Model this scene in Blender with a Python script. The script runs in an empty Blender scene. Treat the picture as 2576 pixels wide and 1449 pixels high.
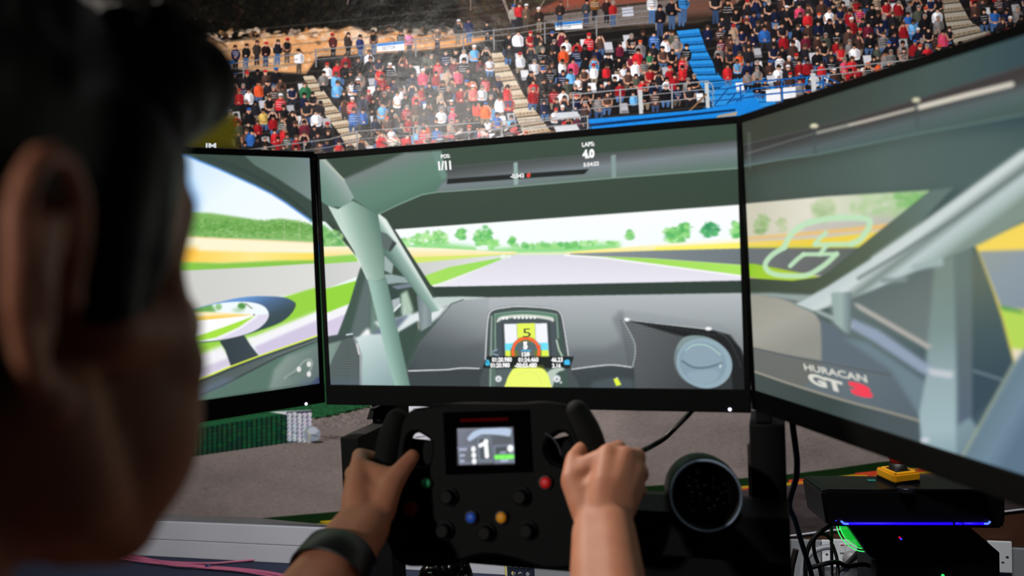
import bpy, bmesh, math, random
import numpy as np
from mathutils import Vector, Matrix

random.seed(7)
RNG = np.random.default_rng(11)
SC = bpy.context.scene
COL = SC.collection

# ------------------------------------------------------------------ camera
CP = np.array([0.34154, -1.06714, 1.01271])
FW = np.array([-0.30980552, 0.95001556, -0.03861321])
RT = np.array([0.95042277, 0.30828335, -0.04071771])
UP = np.array([0.02677865, 0.04931345, 0.9984243])
FPX, CX, CY = 2041.947, 1288.0, 724.5

cam = bpy.data.cameras.new('camera')
camo = bpy.data.objects.new('camera', cam)
COL.objects.link(camo)
camo.matrix_world = Matrix(((RT[0], UP[0], -FW[0], CP[0]), (RT[1], UP[1], -FW[1], CP[1]),
                            (RT[2], UP[2], -FW[2], CP[2]), (0, 0, 0, 1)))
cam.sensor_width = 36
cam.lens = FPX * 36 / 2576
cam.clip_start = 0.02
cam.dof.use_dof = True
cam.dof.focus_distance = 1.75
cam.dof.aperture_fstop = 4.1
SC.camera = camo

# ------------------------------------------------------------------ world, lights, exposure
SC.view_settings.view_transform = 'Standard'
SC.view_settings.look = 'None'
SC.view_settings.gamma = 1
SC.view_settings.use_curve_mapping = False
SC.view_settings.exposure = 0.0
wd = bpy.data.worlds.new('hall_gloom')
SC.world = wd
wd.use_nodes = True
wd.node_tree.nodes['Background'].inputs[0].default_value = (0.9, 0.95, 1.0, 1)
wd.node_tree.nodes['Background'].inputs[1].default_value = 0.010

def area(name, loc, target, sx, sy, power, col, spread=math.pi):
    l = bpy.data.lights.new(name, 'AREA')
    l.shape = 'RECTANGLE'; l.size = sx; l.size_y = sy; l.energy = power; l.color = col; l.spread = spread
    o = bpy.data.objects.new(name, l); COL.objects.link(o)
    o.location = loc
    d = Vector(target) - Vector(loc)
    o.rotation_euler = d.to_track_quat('-Z', 'Y').to_euler()
    return o
def spot(name, loc, target, deg, blend, power, col, rad):
    l = bpy.data.lights.new(name, 'SPOT'); l.spot_size = math.radians(deg); l.spot_blend = blend; l.energy = power; l.color = col; l.shadow_soft_size = rad
    o = bpy.data.objects.new(name, l); COL.objects.link(o); o.location = loc
    o.rotation_euler = (Vector(target) - Vector(loc)).to_track_quat('-Z', 'Y').to_euler()
    return o
# small lamp far back in the hall: its mirror image is the glare on the glossy print
area('hall_lamp', (-2.50, -6.5, 2.91), (-0.6, 1.4, 1.4), 0.26, 0.22, 165, (1.0, 0.96, 0.9))
# ceiling wall-washer over the mural
area('wall_washer', (-0.35, -0.25, 3.0), (-0.3, 1.4, 0.95), 2.6, 0.12, 28, (1.0, 0.97, 0.95), math.radians(66))
# ceiling spotlight up to the left, beyond the left monitor, falling on the driver's hands
spot('ceiling_spotlight', (-1.5, 0.6, 2.5), (0.04, -0.33, 0.72), 30, 0.6, 230, (1.0, 0.90, 0.80), 0.05)

# ------------------------------------------------------------------ helpers
def ray(px, py):
    d = FW + RT * ((px - CX) / FPX) + UP * (-(py - CY) / FPX)
    return d
def at_depth(px, py, d):
    return CP + ray(px, py) * d
def on_plane(px, py, p0, n):
    d = ray(px, py); p0 = np.array(p0, float); n = np.array(n, float)
    return CP + d * (np.dot(p0 - CP, n) / np.dot(d, n))
def project(P):
    P = np.asarray(P, float) - CP
    x = P @ RT; y = P @ UP; z = P @ FW
    return CX + FPX * x / z, CY - FPX * y / z
def nrm(v):
    v = np.array(v, float); return v / np.linalg.norm(v)

def link_mesh(name, me, mat=None, parent=None):
    o = bpy.data.objects.new(name, me)
    COL.objects.link(o)
    if mat is not None:
        me.materials.clear(); me.materials.append(mat)
    if parent is not None:
        o.parent = parent
    return o
def bm_obj(name, bm, mat, parent=None, smooth=False):
    me = bpy.data.meshes.new(name)
    bmesh.ops.recalc_face_normals(bm, faces=bm.faces[:])
    bm.to_mesh(me); bm.free()
    if smooth:
        me.polygons.foreach_set('use_smooth', [True] * len(me.polygons))
    return link_mesh(name, me, mat, parent)
def empty(name, loc, label, cat, group=None):
    o = bpy.data.objects.new(name, None); COL.objects.link(o)
    o.empty_display_size = 0.05
    o.location = loc
    tag(o, label, cat, group)
    bpy.context.view_layer.update()
    return o
def tag(o, label, cat, group=None):
    o['label'] = label; o['category'] = cat
    if group: o['group'] = group
    return o
def adopt(o, parent):
    """parent while keeping world position (parents are only translated)"""
    o.parent = parent
    o.matrix_parent_inverse = Matrix.Translation(-Vector(parent.location)) if parent.type == 'EMPTY' else Matrix.Identity(4)
    return o
def struct(o):
    o['kind'] = 'structure'; return o

def mat(name, col, rough=0.5, metal=0.0, spec=0.5, emit=None, estr=0.0, bump=None, noise=None, coat=0.0, sss=0.0, ssr=None):
    m = bpy.data.materials.new(name); m.use_nodes = True
    nt = m.node_tree; b = nt.nodes['Principled BSDF']
    b.inputs['Base Color'].default_value = (*lin(col), 1)
    b.inputs['Roughness'].default_value = rough
    b.inputs['Metallic'].default_value = metal
    b.inputs['Specular IOR Level'].default_value = spec
    if coat: b.inputs['Coat Weight'].default_value = coat
    if emit is not None:
        b.inputs['Emission Color'].default_value = (*lin(emit), 1)
        b.inputs['Emission Strength'].default_value = estr
    if sss:
        b.inputs['Subsurface Weight'].default_value = sss
        b.inputs['Subsurface Radius'].default_value = ssr or (0.6, 0.2, 0.1)
        b.inputs['Subsurface Scale'].default_value = 0.012
    if noise:
        sc, amt = noise[0], noise[1]
        tc = nt.nodes.new('ShaderNodeTexCoord')
        n = nt.nodes.new('ShaderNodeTexNoise'); n.inputs['Scale'].default_value = sc; n.inputs['Detail'].default_value = 6
        nt.links.new(tc.outputs['Object'], n.inputs['Vector'])
        mx = nt.nodes.new('ShaderNodeMix'); mx.data_type = 'RGBA'
        c2 = noise[2] if len(noise) > 2 else tuple(max(0, min(255, c * (1 - amt))) for c in col)
        mx.inputs[6].default_value = (*lin(col), 1); mx.inputs[7].default_value = (*lin(c2), 1)
        nt.links.new(n.outputs['Fac'], mx.inputs[0]); nt.links.new(mx.outputs[2], b.inputs['Base Color'])
    if bump:
        tc = nt.nodes.new('ShaderNodeTexCoord')
        n = nt.nodes.new('ShaderNodeTexNoise'); n.inputs['Scale'].default_value = bump[0]; n.inputs['Detail'].default_value = 4
        nt.links.new(tc.outputs['Object'], n.inputs['Vector'])
        bp = nt.nodes.new('ShaderNodeBump'); bp.inputs['Strength'].default_value = bump[1]; bp.inputs['Distance'].default_value = bump[2] if len(bump) > 2 else 0.002
        nt.links.new(n.outputs['Fac'], bp.inputs['Height']); nt.links.new(bp.outputs['Normal'], b.inputs['Normal'])
        if len(bump) > 3:
            n2 = nt.nodes.new('ShaderNodeTexNoise'); n2.inputs['Scale'].default_value = bump[2]; n2.inputs['Detail'].default_value = 3
            nt.links.new(tc.outputs['Object'], n2.inputs['Vector'])
            b2 = nt.nodes.new('ShaderNodeBump'); b2.inputs['Strength'].default_value = bump[3]; b2.inputs['Distance'].default_value = 0.004
            nt.links.new(n2.outputs['Fac'], b2.inputs['Height']); nt.links.new(bp.outputs['Normal'], b2.inputs['Normal']); nt.links.new(b2.outputs['Normal'], b.inputs['Normal'])
    return m
def lin1(c):
    c = c / 255.0
    return c / 12.92 if c <= 0.04045 else ((c + 0.055) / 1.055) ** 2.4
def lin(c):
    return tuple(lin1(x) for x in c)
def glow(name, col, s=1.0):
    return mat(name, (4, 4, 4), 0.5, emit=col, estr=s)

# geometry builders -------------------------------------------------
def add_box(bm, c, sx, sy, sz, R=None, bev=0.0, seg=2):
    """box centred c, full sizes, optional 3x3 rotation (columns = axes)"""
    r = bmesh.ops.create_cube(bm, size=1.0)
    vs = r['verts']
    M = Matrix.Identity(3) if R is None else Matrix(np.asarray(R).tolist())
    for v in vs:
        v.co = M @ Vector((v.co.x * sx, v.co.y * sy, v.co.z * sz)) + Vector(c)
    if bev > 0:
        es = list({e for v in vs for e in v.link_edges})
        bmesh.ops.bevel(bm, geom=es, offset=bev, segments=seg, affect='EDGES', profile=0.7)
def add_quadprism(bm, q, n, t):
    """prism from polygon q (world points) extruded by n*t"""
    n = np.array(n, float)
    a = [bm.verts.new(Vector(p)) for p in q]
    b = [bm.verts.new(Vector(np.array(p) + n * t)) for p in q]
    bm.faces.new(a); bm.faces.new(b[::-1])
    k = len(q)
    for i in range(k):
        bm.faces.new([a[i], b[i], b[(i + 1) % k], a[(i + 1) % k]])
def frame_of(d):
    d = nrm(d); a = np.array([0, 0, 1.0]) if abs(d[2]) < 0.9 else np.array([1.0, 0, 0])
    x = nrm(np.cross(a, d)); y = np.cross(d, x)
    return x, y, d
def smooth_path(pts, n=8):
    pts = [np.array(p, float) for p in pts]
    if len(pts) < 3: return pts
    P = [2 * pts[0] - pts[1]] + pts + [2 * pts[-1] - pts[-2]]
    out = []
    for i in range(1, len(P) - 2):
        p0, p1, p2, p3 = P[i - 1], P[i], P[i + 1], P[i + 2]
        for k in range(n):
            t = k / n
            out.append(0.5 * ((2 * p1) + (-p0 + p2) * t + (2 * p0 - 5 * p1 + 4 * p2 - p3) * t * t + (-p0 + 3 * p1 - 3 * p2 + p3) * t ** 3))
    out.append(pts[-1])
    return out
def add_tube(bm, pts, r, seg=10, cap=True):
    pts = [np.array(p, float) for p in pts]
    rs = r if hasattr(r, '__len__') else [r] * len(pts)
    rings = []; x = None
    for i, p in enumerate(pts):
        d = nrm(pts[min(i + 1, len(pts) - 1)] - pts[max(i - 1, 0)])
        if x is None: x, y, _ = frame_of(d)
        else:
            x = nrm(x - d * np.dot(x, d)); y = np.cross(d, x)
        rings.append([bm.verts.new(Vector(p + rs[i] * (math.cos(a) * x + math.sin(a) * y))) for a in [2 * math.pi * k / seg for k in range(seg)]])
    for a, b in zip(rings, rings[1:]):
        for k in range(seg):
            bm.faces.new([a[k], a[(k + 1) % seg], b[(k + 1) % seg], b[k]])
    if cap:
        bm.faces.new(rings[0][::-1]); bm.faces.new(rings[-1])
def add_lathe(bm, c, axis, prof, seg=40, close=False):
    """prof: list of (axial, radius) along axis from c"""
    x, y, d = frame_of(axis); c = np.array(c, float)
    rings = []
    for h, r in prof:
        if r <= 1e-6: rings.append([bm.verts.new(Vector(c + d * h))])
        else: rings.append([bm.verts.new(Vector(c + d * h + r * (math.cos(a) * x + math.sin(a) * y))) for a in [2 * math.pi * k / seg for k in range(seg)]])
    if close: rings.append(rings[0])
    for a, b in zip(rings, rings[1:]):
        if len(a) == 1 and len(b) == 1: continue
        for k in range(seg):
            k2 = (k + 1) % seg
            if len(a) == 1: bm.faces.new([a[0], b[k2], b[k]])
            elif len(b) == 1: bm.faces.new([a[k], a[k2], b[0]])
            else: bm.faces.new([a[k], a[k2], b[k2], b[k]])
_sph = {}
def add_ellipsoid(bm, c, rx, ry, rz, R=None, u=20, v=12):
    if (u, v) not in _sph:
        P = [(0, 0, 1.0)] + [(math.sin(math.pi * j / v) * math.cos(2 * math.pi * i / u), math.sin(math.pi * j / v) * math.sin(2 * math.pi * i / u), math.cos(math.pi * j / v)) for j in range(1, v) for i in range(u)] + [(0, 0, -1.0)]
        F = [(0, 1 + i, 1 + (i + 1) % u) for i in range(u)]
        for j in range(v - 2):
            for i in range(u):
                a, b = 1 + j * u + i, 1 + j * u + (i + 1) % u
                F.append((a, a + u, b + u, b))
        n = len(P) - 1
        F += [(n, n - u + (i + 1) % u, n - u + i) for i in range(u)]
        _sph[(u, v)] = (np.array(P), F)
    P, F = _sph[(u, v)]
    Q = P * np.array([rx, ry, rz])
    if R is not None: Q = Q @ np.asarray(R, float).T
    Q = Q + np.asarray(c, float)
    vs = [bm.verts.new(q) for q in Q.tolist()]
    for f in F: bm.faces.new([vs[k] for k in f])
def add_caps(bm, pts, rs, seg=14):
    """chain of round cones with spheres at the joints"""
    for p, r in zip(pts, rs):
        add_ellipsoid(bm, p, r, r, r, None, seg, seg // 2 + 2)
    for i in range(len(pts) - 1):
        add_tube(bm, [pts[i], pts[i + 1]], [rs[i], rs[i + 1]], seg)
def flat_shape(name, outlines, O, X, Y, N, depth, bev, mt, parent=None, res=2, smooth=True):
    """extruded flat plate with holes; outlines are lists of plane (u,v); front face at plane"""
    cu = bpy.data.curves.new(name, 'CURVE'); cu.dimensions = '2D'; cu.fill_mode = 'BOTH'
    cu.extrude = depth / 2; cu.bevel_depth = bev; cu.bevel_resolution = res
    for ol, round_ in outlines:
        sp = cu.splines.new('BEZIER' if round_ else 'POLY')
        if round_:
            sp.bezier_points.add(len(ol) - 1)
            for bp, (a, b) in zip(sp.bezier_points, ol):
                bp.co = (a, b, 0); bp.handle_left_type = bp.handle_right_type = 'AUTO'
        else:
            sp.points.add(len(ol) - 1)
            for bp, (a, b) in zip(sp.points, ol): bp.co = (a, b, 0, 1)
        sp.use_cyclic_u = True
    tmp = bpy.data.objects.new(name, cu); COL.objects.link(tmp)
    dg = bpy.context.evaluated_depsgraph_get()
    me = bpy.data.meshes.new_from_object(tmp.evaluated_get(dg))
    bpy.data.objects.remove(tmp)
    M = Matrix(((X[0], Y[0], N[0], 0), (X[1], Y[1], N[1], 0), (X[2], Y[2], N[2], 0), (0, 0, 0, 1)))
    M.translation = Vector(np.array(O) - np.array(N) * (depth / 2 + bev))
    me.transform(M)
    o = link_mesh(name, me, mt, None)
    if parent is not None: adopt(o, parent)
    return o
_text_cache = {}
def text_on(name, s, O, ex, ey, N, mt, parent, bold=0.0, lift=0.0004, mono=False):
    """text stretched on the parallelogram O + a*ex + b*ey"""
    key = (s, bold, mono)
    if key not in _text_cache:
        cu = bpy.data.curves.new(name, 'FONT'); cu.body = s; cu.offset = bold; cu.resolution_u = 3
        tmp = bpy.data.objects.new(name, cu); COL.objects.link(tmp)
        dg = bpy.context.evaluated_depsgraph_get()
        me = bpy.data.meshes.new_from_object(tmp.evaluated_get(dg))
        bpy.data.objects.remove(tmp)
        co = np.empty(len(me.vertices) * 3, np.float32); me.vertices.foreach_get('co', co); co = co.reshape(-1, 3)
        _text_cache[key] = (me, co)
    me, co = _text_cache[key]
    me2 = me.copy(); lo = co.min(0); hi = co.max(0)
    a = (co[:, 0] - lo[0]) / max(hi[0] - lo[0], 1e-6); b = (co[:, 1] - lo[1]) / max(hi[1] - lo[1], 1e-6)
    w = np.array(O)[None] + a[:, None] * np.array(ex)[None] + b[:, None] * np.array(ey)[None] + np.array(N)[None] * lift
    me2.vertices.foreach_set('co', w.astype(np.float32).ravel()); me2.update()
    o = link_mesh(name, me2, mt, None)
    if parent is not None: adopt(o, parent)
    return o

# ------------------------------------------------------------------ painter for flat prints and screens
class Canvas:
    def __init__(s, x0, y0, x1, y1, col=(0, 0, 0)):
        s.x0, s.y0 = x0, y0; s.w, s.h = x1 - x0, y1 - y0
        s.a = np.empty((s.h, s.w, 3), np.float32); s.a[:] = np.array(col, np.float32)
    def _blend(s, X0, Y0, m, col, alpha=1.0):
        h, w = m.shape
        xa, ya = max(X0, 0), max(Y0, 0); xb, yb = min(X0 + w, s.w), min(Y0 + h, s.h)
        if xa >= xb or ya >= yb: return
        m = m[ya - Y0:yb - Y0, xa - X0:xb - X0, None] * alpha
        if isinstance(col, dict):
            p1, p2 = np.array(col['p1'], float), np.array(col['p2'], float); d = p2 - p1
            yy, xx = np.mgrid[ya:yb, xa:xb].astype(np.float32)
            t = ((xx + s.x0 - p1[0]) * d[0] + (yy + s.y0 - p1[1]) * d[1]) / (d @ d)
            stops = col['c']; n = len(stops) - 1
            t = np.clip(t, 0, 1) * n
            c = np.zeros((*t.shape, 3), np.float32)
            i = np.clip(t.astype(int), 0, n - 1); f = (t - i)[..., None]
            S = np.array(stops, np.float32)
            c = S[i] * (1 - f) + S[i + 1] * f
        elif isinstance(col, np.ndarray) and col.ndim == 3:
            c = col[ya - Y0:yb - Y0, xa - X0:xb - X0]
        else:
            c = np.array(col, np.float32)
        v = s.a[ya:yb, xa:xb]
        v *= (1 - m); v += m * c
    def polymask(s, pts, soft=0.0, ss=2):
        pts = np.array(pts, float) - [s.x0, s.y0]
        pad = int(3 * soft) + 2
        lo = np.floor(pts.min(0)).astype(int) - pad; hi = np.ceil(pts.max(0)).astype(int) + pad
        lo = np.maximum(lo, [-pad - 2, -pad - 2]); hi = np.minimum(hi, [s.w + pad + 2, s.h + pad + 2])
        w, h = hi - lo
        if w <= 0 or h <= 0: return 0, 0, np.zeros((1, 1), np.float32)
        ins = np.zeros((h * ss, w * ss), bool)
        xs = (np.arange(w * ss) + 0.5) / ss + lo[0]; ys = (np.arange(h * ss) + 0.5) / ss + lo[1]
        for (x1, y1), (x2, y2) in zip(pts, np.roll(pts, -1, 0)):
            if y1 == y2: continue
            if y1 > y2: x1, y1, x2, y2 = x2, y2, x1, y1
            i0, i1 = np.searchsorted(ys, [y1, y2])
            if i0 >= i1: continue
            xc = x1 + (ys[i0:i1] - y1) * (x2 - x1) / (y2 - y1)
            ins[i0:i1] ^= xs[None, :] < xc[:, None]
        m = ins.reshape(h, ss, w, ss).mean((1, 3)).astype(np.float32)
        if soft > 0: m = blur(m, soft)
        return lo[0], lo[1], m
    def poly(s, pts, col, soft=0.0, alpha=1.0, ss=2):
        X, Y, m = s.polymask(pts, soft, ss); s._blend(X, Y, m, col, alpha)
    def curve(s, pts, col, soft=0.0, alpha=1.0, closed=True):
        P = smooth_closed(pts) if closed else pts
        s.poly(P, col, soft, alpha)
    def stroke(s, pts, w, col, alpha=1.0, soft=0.7):
        pts = np.array(pts, float) - [s.x0, s.y0]
        pad = int(w / 2 + 2 * soft + 3)
        lo = np.maximum(np.floor(pts.min(0)).astype(int) - pad, -5); hi = np.minimum(np.ceil(pts.max(0)).astype(int) + pad, [s.w + 5, s.h + 5])
        W, H = hi - lo
        if W <= 0 or H <= 0: return
        m = np.zeros((H, W), np.float32)
        for a, b in zip(pts[:-1], pts[1:]):
            l2 = np.maximum(np.floor(np.minimum(a, b)).astype(int) - pad, lo); h2 = np.minimum(np.ceil(np.maximum(a, b)).astype(int) + pad, hi)
            if (h2 <= l2).any(): continue
            yy, xx = np.mgrid[l2[1]:h2[1], l2[0]:h2[0]] + 0.5
            d = b - a; L = d @ d + 1e-9
            t = np.clip(((xx - a[0]) * d[0] + (yy - a[1]) * d[1]) / L, 0, 1)
            dist = np.hypot(xx - a[0] - t * d[0], yy - a[1] - t * d[1])
            c = np.clip((w / 2 - dist) / (2 * soft) + 0.5, 0, 1)
            v = m[l2[1] - lo[1]:h2[1] - lo[1], l2[0] - lo[0]:h2[0] - lo[0]]
            np.maximum(v, c, out=v)
        s._blend(lo[0], lo[1], m, col, alpha)
    def ell(s, cx, cy, rx, ry, col, alpha=1.0, soft=0.7, rot=0.0):
        cx -= s.x0; cy -= s.y0; R = max(rx, ry) + 2 * soft + 2
        x0, y0 = int(cx - R), int(cy - R); n = int(2 * R) + 2
        if x0 + n < 0 or y0 + n < 0 or x0 > s.w or y0 > s.h: return
        yy, xx = np.mgrid[y0:y0 + n, x0:x0 + n] + 0.5
        dx, dy = xx - cx, yy - cy
        if rot: dx, dy = dx * math.cos(rot) + dy * math.sin(rot), -dx * math.sin(rot) + dy * math.cos(rot)
        q = np.hypot(dx / rx, dy / ry)
        m = np.clip((1 - q) * min(rx, ry) / (2 * soft) + 0.5, 0, 1).astype(np.float32)
        s._blend(x0, y0, m, col, alpha)
    def sample(s, x, y):
        x = np.clip(x - s.x0 - 0.5, 0, s.w - 1.001); y = np.clip(y - s.y0 - 0.5, 0, s.h - 1.001)
        i = x.astype(int); j = y.astype(int); fx = (x - i)[:, None]; fy = (y - j)[:, None]
        A = s.a
        c = (A[j, i] * (1 - fx) + A[j, i + 1] * fx) * (1 - fy) + (A[j + 1, i] * (1 - fx) + A[j + 1, i + 1] * fx) * fy
        c = np.clip(c, 0, 255) / 255.0
        return np.where(c <= 0.04045, c / 12.92, ((c + 0.055) / 1.055) ** 2.4)
    def grain(s, amp, scale, x0, y0, x1, y1, seed=0, mono=True, sx=1.0):
        xa, ya, xb, yb = max(0, x0 - s.x0), max(0, y0 - s.y0), min(s.w, x1 - s.x0), min(s.h, y1 - s.y0)
        n = vnoise(yb - ya, xb - xa, scale, seed, sx)
        s.a[ya:yb, xa:xb] *= (1 + amp * (n - 0.5) * 2)[..., None]
def blur(m, s):
    r = max(1, int(round(2.5 * s))); k = np.exp(-0.5 * (np.arange(-r, r + 1) / s) ** 2); k /= k.sum()
    for ax in (0, 1):
        p = np.pad(m, [(r, r) if a == ax else (0, 0) for a in (0, 1)])
        o = np.zeros_like(m)
        for i, w in enumerate(k):
            o += w * (p[i:i + m.shape[0]] if ax == 0 else p[:, i:i + m.shape[1]])
        m = o
    return m
def vnoise(h, w, scale, seed=0, sx=1.0):
    r = np.random.default_rng(seed)
    out = np.zeros((h, w), np.float32); amp = 0.5; tot = 0; sc = scale
    for o in range(3):
        gy, gx = int(h / sc) + 3, int(w / (sc * sx)) + 3
        g = r.random((gy, gx)).astype(np.float32)
        y = np.arange(h) / sc; x = np.arange(w) / (sc * sx)
        j = y.astype(int); i = x.astype(int); fy = (y - j)[:, None]; fx = (x - i)[None]
        fy = fy * fy * (3 - 2 * fy); fx = fx * fx * (3 - 2 * fx)
        out += amp * ((g[j][:, i] * (1 - fx) + g[j][:, i + 1] * fx) * (1 - fy) + (g[j + 1][:, i] * (1 - fx) + g[j + 1][:, i + 1] * fx) * fy)
        tot += amp; amp *= 0.5; sc = max(1.0, sc / 2)
    return out / tot
def smooth_closed(pts, n=6):
    P = [np.array(p, float) for p in pts]; N = len(P); out = []
    for i in range(N):
        p0, p1, p2, p3 = P[i - 1], P[i], P[(i + 1) % N], P[(i + 2) % N]
        for k in range(n):
            t = k / n
            out.append(0.5 * ((2 * p1) + (-p0 + p2) * t + (2 * p0 - 5 * p1 + 4 * p2 - p3) * t * t + (-p0 + 3 * p1 - 3 * p2 + p3) * t ** 3))
    return out
def G(p1, p2, *c):
    return {'p1': p1, 'p2': p2, 'c': list(c)}
def painted_grid(name, bands, canvas, mt, parent=None):
    """bands: list of world-point grids (ny,nx,3); colour of every vertex comes from the canvas"""
    V = []; F = []; base = 0
    for g in bands:
        ny, nx, _ = g.shape
        V.append(g.reshape(-1, 3))
        i = (np.arange(ny - 1)[:, None] * nx + np.arange(nx - 1)[None]).ravel() + base
        F.append(np.stack([i, i + 1, i + nx + 1, i + nx], 1)); base += ny * nx
    V = np.concatenate(V); F = np.concatenate(F)
    x, y = project(V)
    c = canvas.sample(x, y)
    me = bpy.data.meshes.new(name)
    me.vertices.add(len(V)); me.vertices.foreach_set('co', V.astype(np.float32).ravel())
    me.loops.add(F.size); me.loops.foreach_set('vertex_index', F.astype(np.int32).ravel())
    me.polygons.add(len(F)); me.polygons.foreach_set('loop_start', np.arange(0, F.size, 4, dtype=np.int32))
    me.update(calc_edges=True)
    ca = me.color_attributes.new('print_colour', 'FLOAT_COLOR', 'POINT')
    ca.data.foreach_set('color', np.c_[c, np.ones(len(c))].astype(np.float32).ravel())
    o = link_mesh(name, me, mt, None)
    if parent is not None: adopt(o, parent)
    return o
def print_mat(name, rough, spec, emit=False, bump=None, strength=1.0):
    m = bpy.data.materials.new(name); m.use_nodes = True; nt = m.node_tree; b = nt.nodes['Principled BSDF']
    at = nt.nodes.new('ShaderNodeAttribute'); at.attribute_name = 'print_colour'
    b.inputs['Roughness'].default_value = rough; b.inputs['Specular IOR Level'].default_value = spec
    if emit:
        b.inputs['Base Color'].default_value = (0.003, 0.003, 0.003, 1)
        nt.links.new(at.outputs['Color'], b.inputs['Emission Color']); b.inputs['Emission Strength'].default_value = strength
    else:
        nt.links.new(at.outputs['Color'], b.inputs['Base Color'])
    if bump:
        tc = nt.nodes.new('ShaderNodeTexCoord')
        n = nt.nodes.new('ShaderNodeTexNoise'); n.inputs['Scale'].default_value = bump[0]; n.inputs['Detail'].default_value = 2
        nt.links.new(tc.outputs['Object'], n.inputs['Vector'])
        bp = nt.nodes.new('ShaderNodeBump'); bp.inputs['Strength'].default_value = bump[1]; bp.inputs['Distance'].default_value = 0.001
        nt.links.new(n.outputs['Fac'], bp.inputs['Height']); nt.links.new(bp.outputs['Normal'], b.inputs['Normal'])
        if len(bump) > 3:
            n2 = nt.nodes.new('ShaderNodeTexNoise'); n2.inputs['Scale'].default_value = bump[2]; n2.inputs['Detail'].default_value = 3
            nt.links.new(tc.outputs['Object'], n2.inputs['Vector'])
            b2 = nt.nodes.new('ShaderNodeBump'); b2.inputs['Strength'].default_value = bump[3]; b2.inputs['Distance'].default_value = 0.004
            nt.links.new(n2.outputs['Fac'], b2.inputs['Height']); nt.links.new(bp.outputs['Normal'], b2.inputs['Normal']); nt.links.new(b2.outputs['Normal'], b.inputs['Normal'])
    return m

# ------------------------------------------------------------------ room shell
TAN = 0.08
WU = nrm([1, TAN, 0]); WN = np.array([WU[1], -WU[0], 0.0])          # along the wall / towards the room
W0 = np.array([0, 1.40, 0.0])
def wall_pt(s, z, off=0.0):
    return W0 + WU * s + np.array([0, 0, 1.0]) * z + WN * off
def wall_sz(px, py, off=0.0):
    p = on_plane(px, py, W0 + WN * off, WN); d = p - W0
    return float(d @ WU), float(p[2])

carpet = mat('carpet_navy', (17, 24, 48), 0.95, noise=(260, 0.55, (34, 44, 74)), bump=(420, 0.6, 0.014))
plaster = mat('wall_paint', (150, 148, 150), 0.8, noise=(6, 0.08))
bm = bmesh.new(); add_box(bm, (0, -2.6, -0.05), 9.0, 9.0, 0.1)
struct(bm_obj('floor', bm, carpet))
WR = np.stack([WU, -WN, [0, 0, 1.0]], 1)
bm = bmesh.new(); add_box(bm, wall_pt(0, 1.35, -0.06), 8.2, 0.12, 2.7, WR)
struct(bm_obj('wall_back', bm, plaster))

trunk_m = mat('trunking_white_plastic', (176, 179, 188), 0.45, noise=(5, 0.06))
seam_m = mat('trunking_seam_grey', (96, 98, 106), 0.6)
wood_m = mat('wood_panel_brown', (78, 46, 27), 0.5, noise=(22, 0.5, (44, 25, 13)))

# white cable trunking at the foot of the wall: lower and upper lids with a recessed joint
sL = wall_sz(-700, 1300)[0]; sJ = wall_sz(1273, 1405)[0]; sR = wall_sz(3000, 1300)[0]
def wall_box(name, s0, s1, z0, z1, d0, d1, m, parent=None, bev=0.002):
    bm = bmesh.new(); add_box(bm, wall_pt((s0 + s1) / 2, (z0 + z1) / 2, (d0 + d1) / 2), s1 - s0, abs(d1 - d0), z1 - z0, WR, bev)
    o = bm_obj(name, bm, m)
    if parent is not None: adopt(o, parent)
    return o
t1 = struct(wall_box('baseboard_back', sL, sJ, 0.0, 0.128, 0.0, 0.016, seam_m))
wall_box('lower_lid', sL, sJ, 0.002, 0.062, 0.014, 0.024, trunk_m, t1)
wall_box('upper_lid', sL, sJ, 0.0645, 0.128, 0.014, 0.024, trunk_m, t1)
cream_m = mat('end_cap_cream', (190, 180, 112), 0.5)
sK = wall_sz(1294, 1405)[0]
wall_box('end_cap', sJ + 0.001, sK, 0.0, 0.132, 0.0, 0.026, cream_m, t1)
# right-hand run: taller dado trunking under a strip of wood panelling
zT = wall_sz(2200, 1360)[1]
t2 = struct(wall_box('trim_1', sK + 0.002, sR, 0.0, zT, 0.0, 0.022, mat('dado_trunking_shaded', (120, 124, 128), 0.45)))  # white trunking coloured grey for the shadow it sits in
t3 = struct(wall_box('trim_2', sK + 0.002, sR, zT + 0.001, zT + 0.14, 0.0, 0.012, wood_m))
sv = wall_sz(2066, 1400)[0]
wall_box('joint_cover', sv - 0.004, sv + 0.004, 0.001, zT - 0.002, 0.021, 0.026, mat('joint_black', (14, 14, 16), 0.6), t2)

# ------------------------------------------------------------------ the printed wall mural (flat print)
M = Canvas(-800, -460, 3300, 1520, (22, 19, 18))
def ptx(*a): return list(a)
# --- hillside
M.poly([(-800, -460), (3300, -460), (3300, 260), (-800, 260)], (18, 15, 13))
nz = vnoise(720, 4100, 26, 3); nz2 = vnoise(720, 4100, 7, 4)
hill = np.stack([5 + 30 * nz * nz2, 4.5 + 25 * nz * nz2, 4 + 17 * nz * nz2], -1).astype(np.float32)
M.a[0:720] = hill
def speckle(n, box, cols, r0, r1, seed, al=0.8, elong=1.0):
    R = random.Random(seed)
    for _ in range(n):
        x = R.uniform(box[0], box[2]); y = R.uniform(box[1], box[3])
        c = R.choice(cols); r = R.uniform(r0, r1)
        M.ell(x, y, r * elong, r, c, al * R.uniform(0.4, 1), 0.9, R.uniform(-0.6, 0.6))
speckle(700, (420, -60, 1330, 90), [(20, 20, 10), (28, 24, 17), (34, 18, 15), (12, 16, 8), (36, 31, 23)], 2, 7, 5, 0.5)
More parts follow.
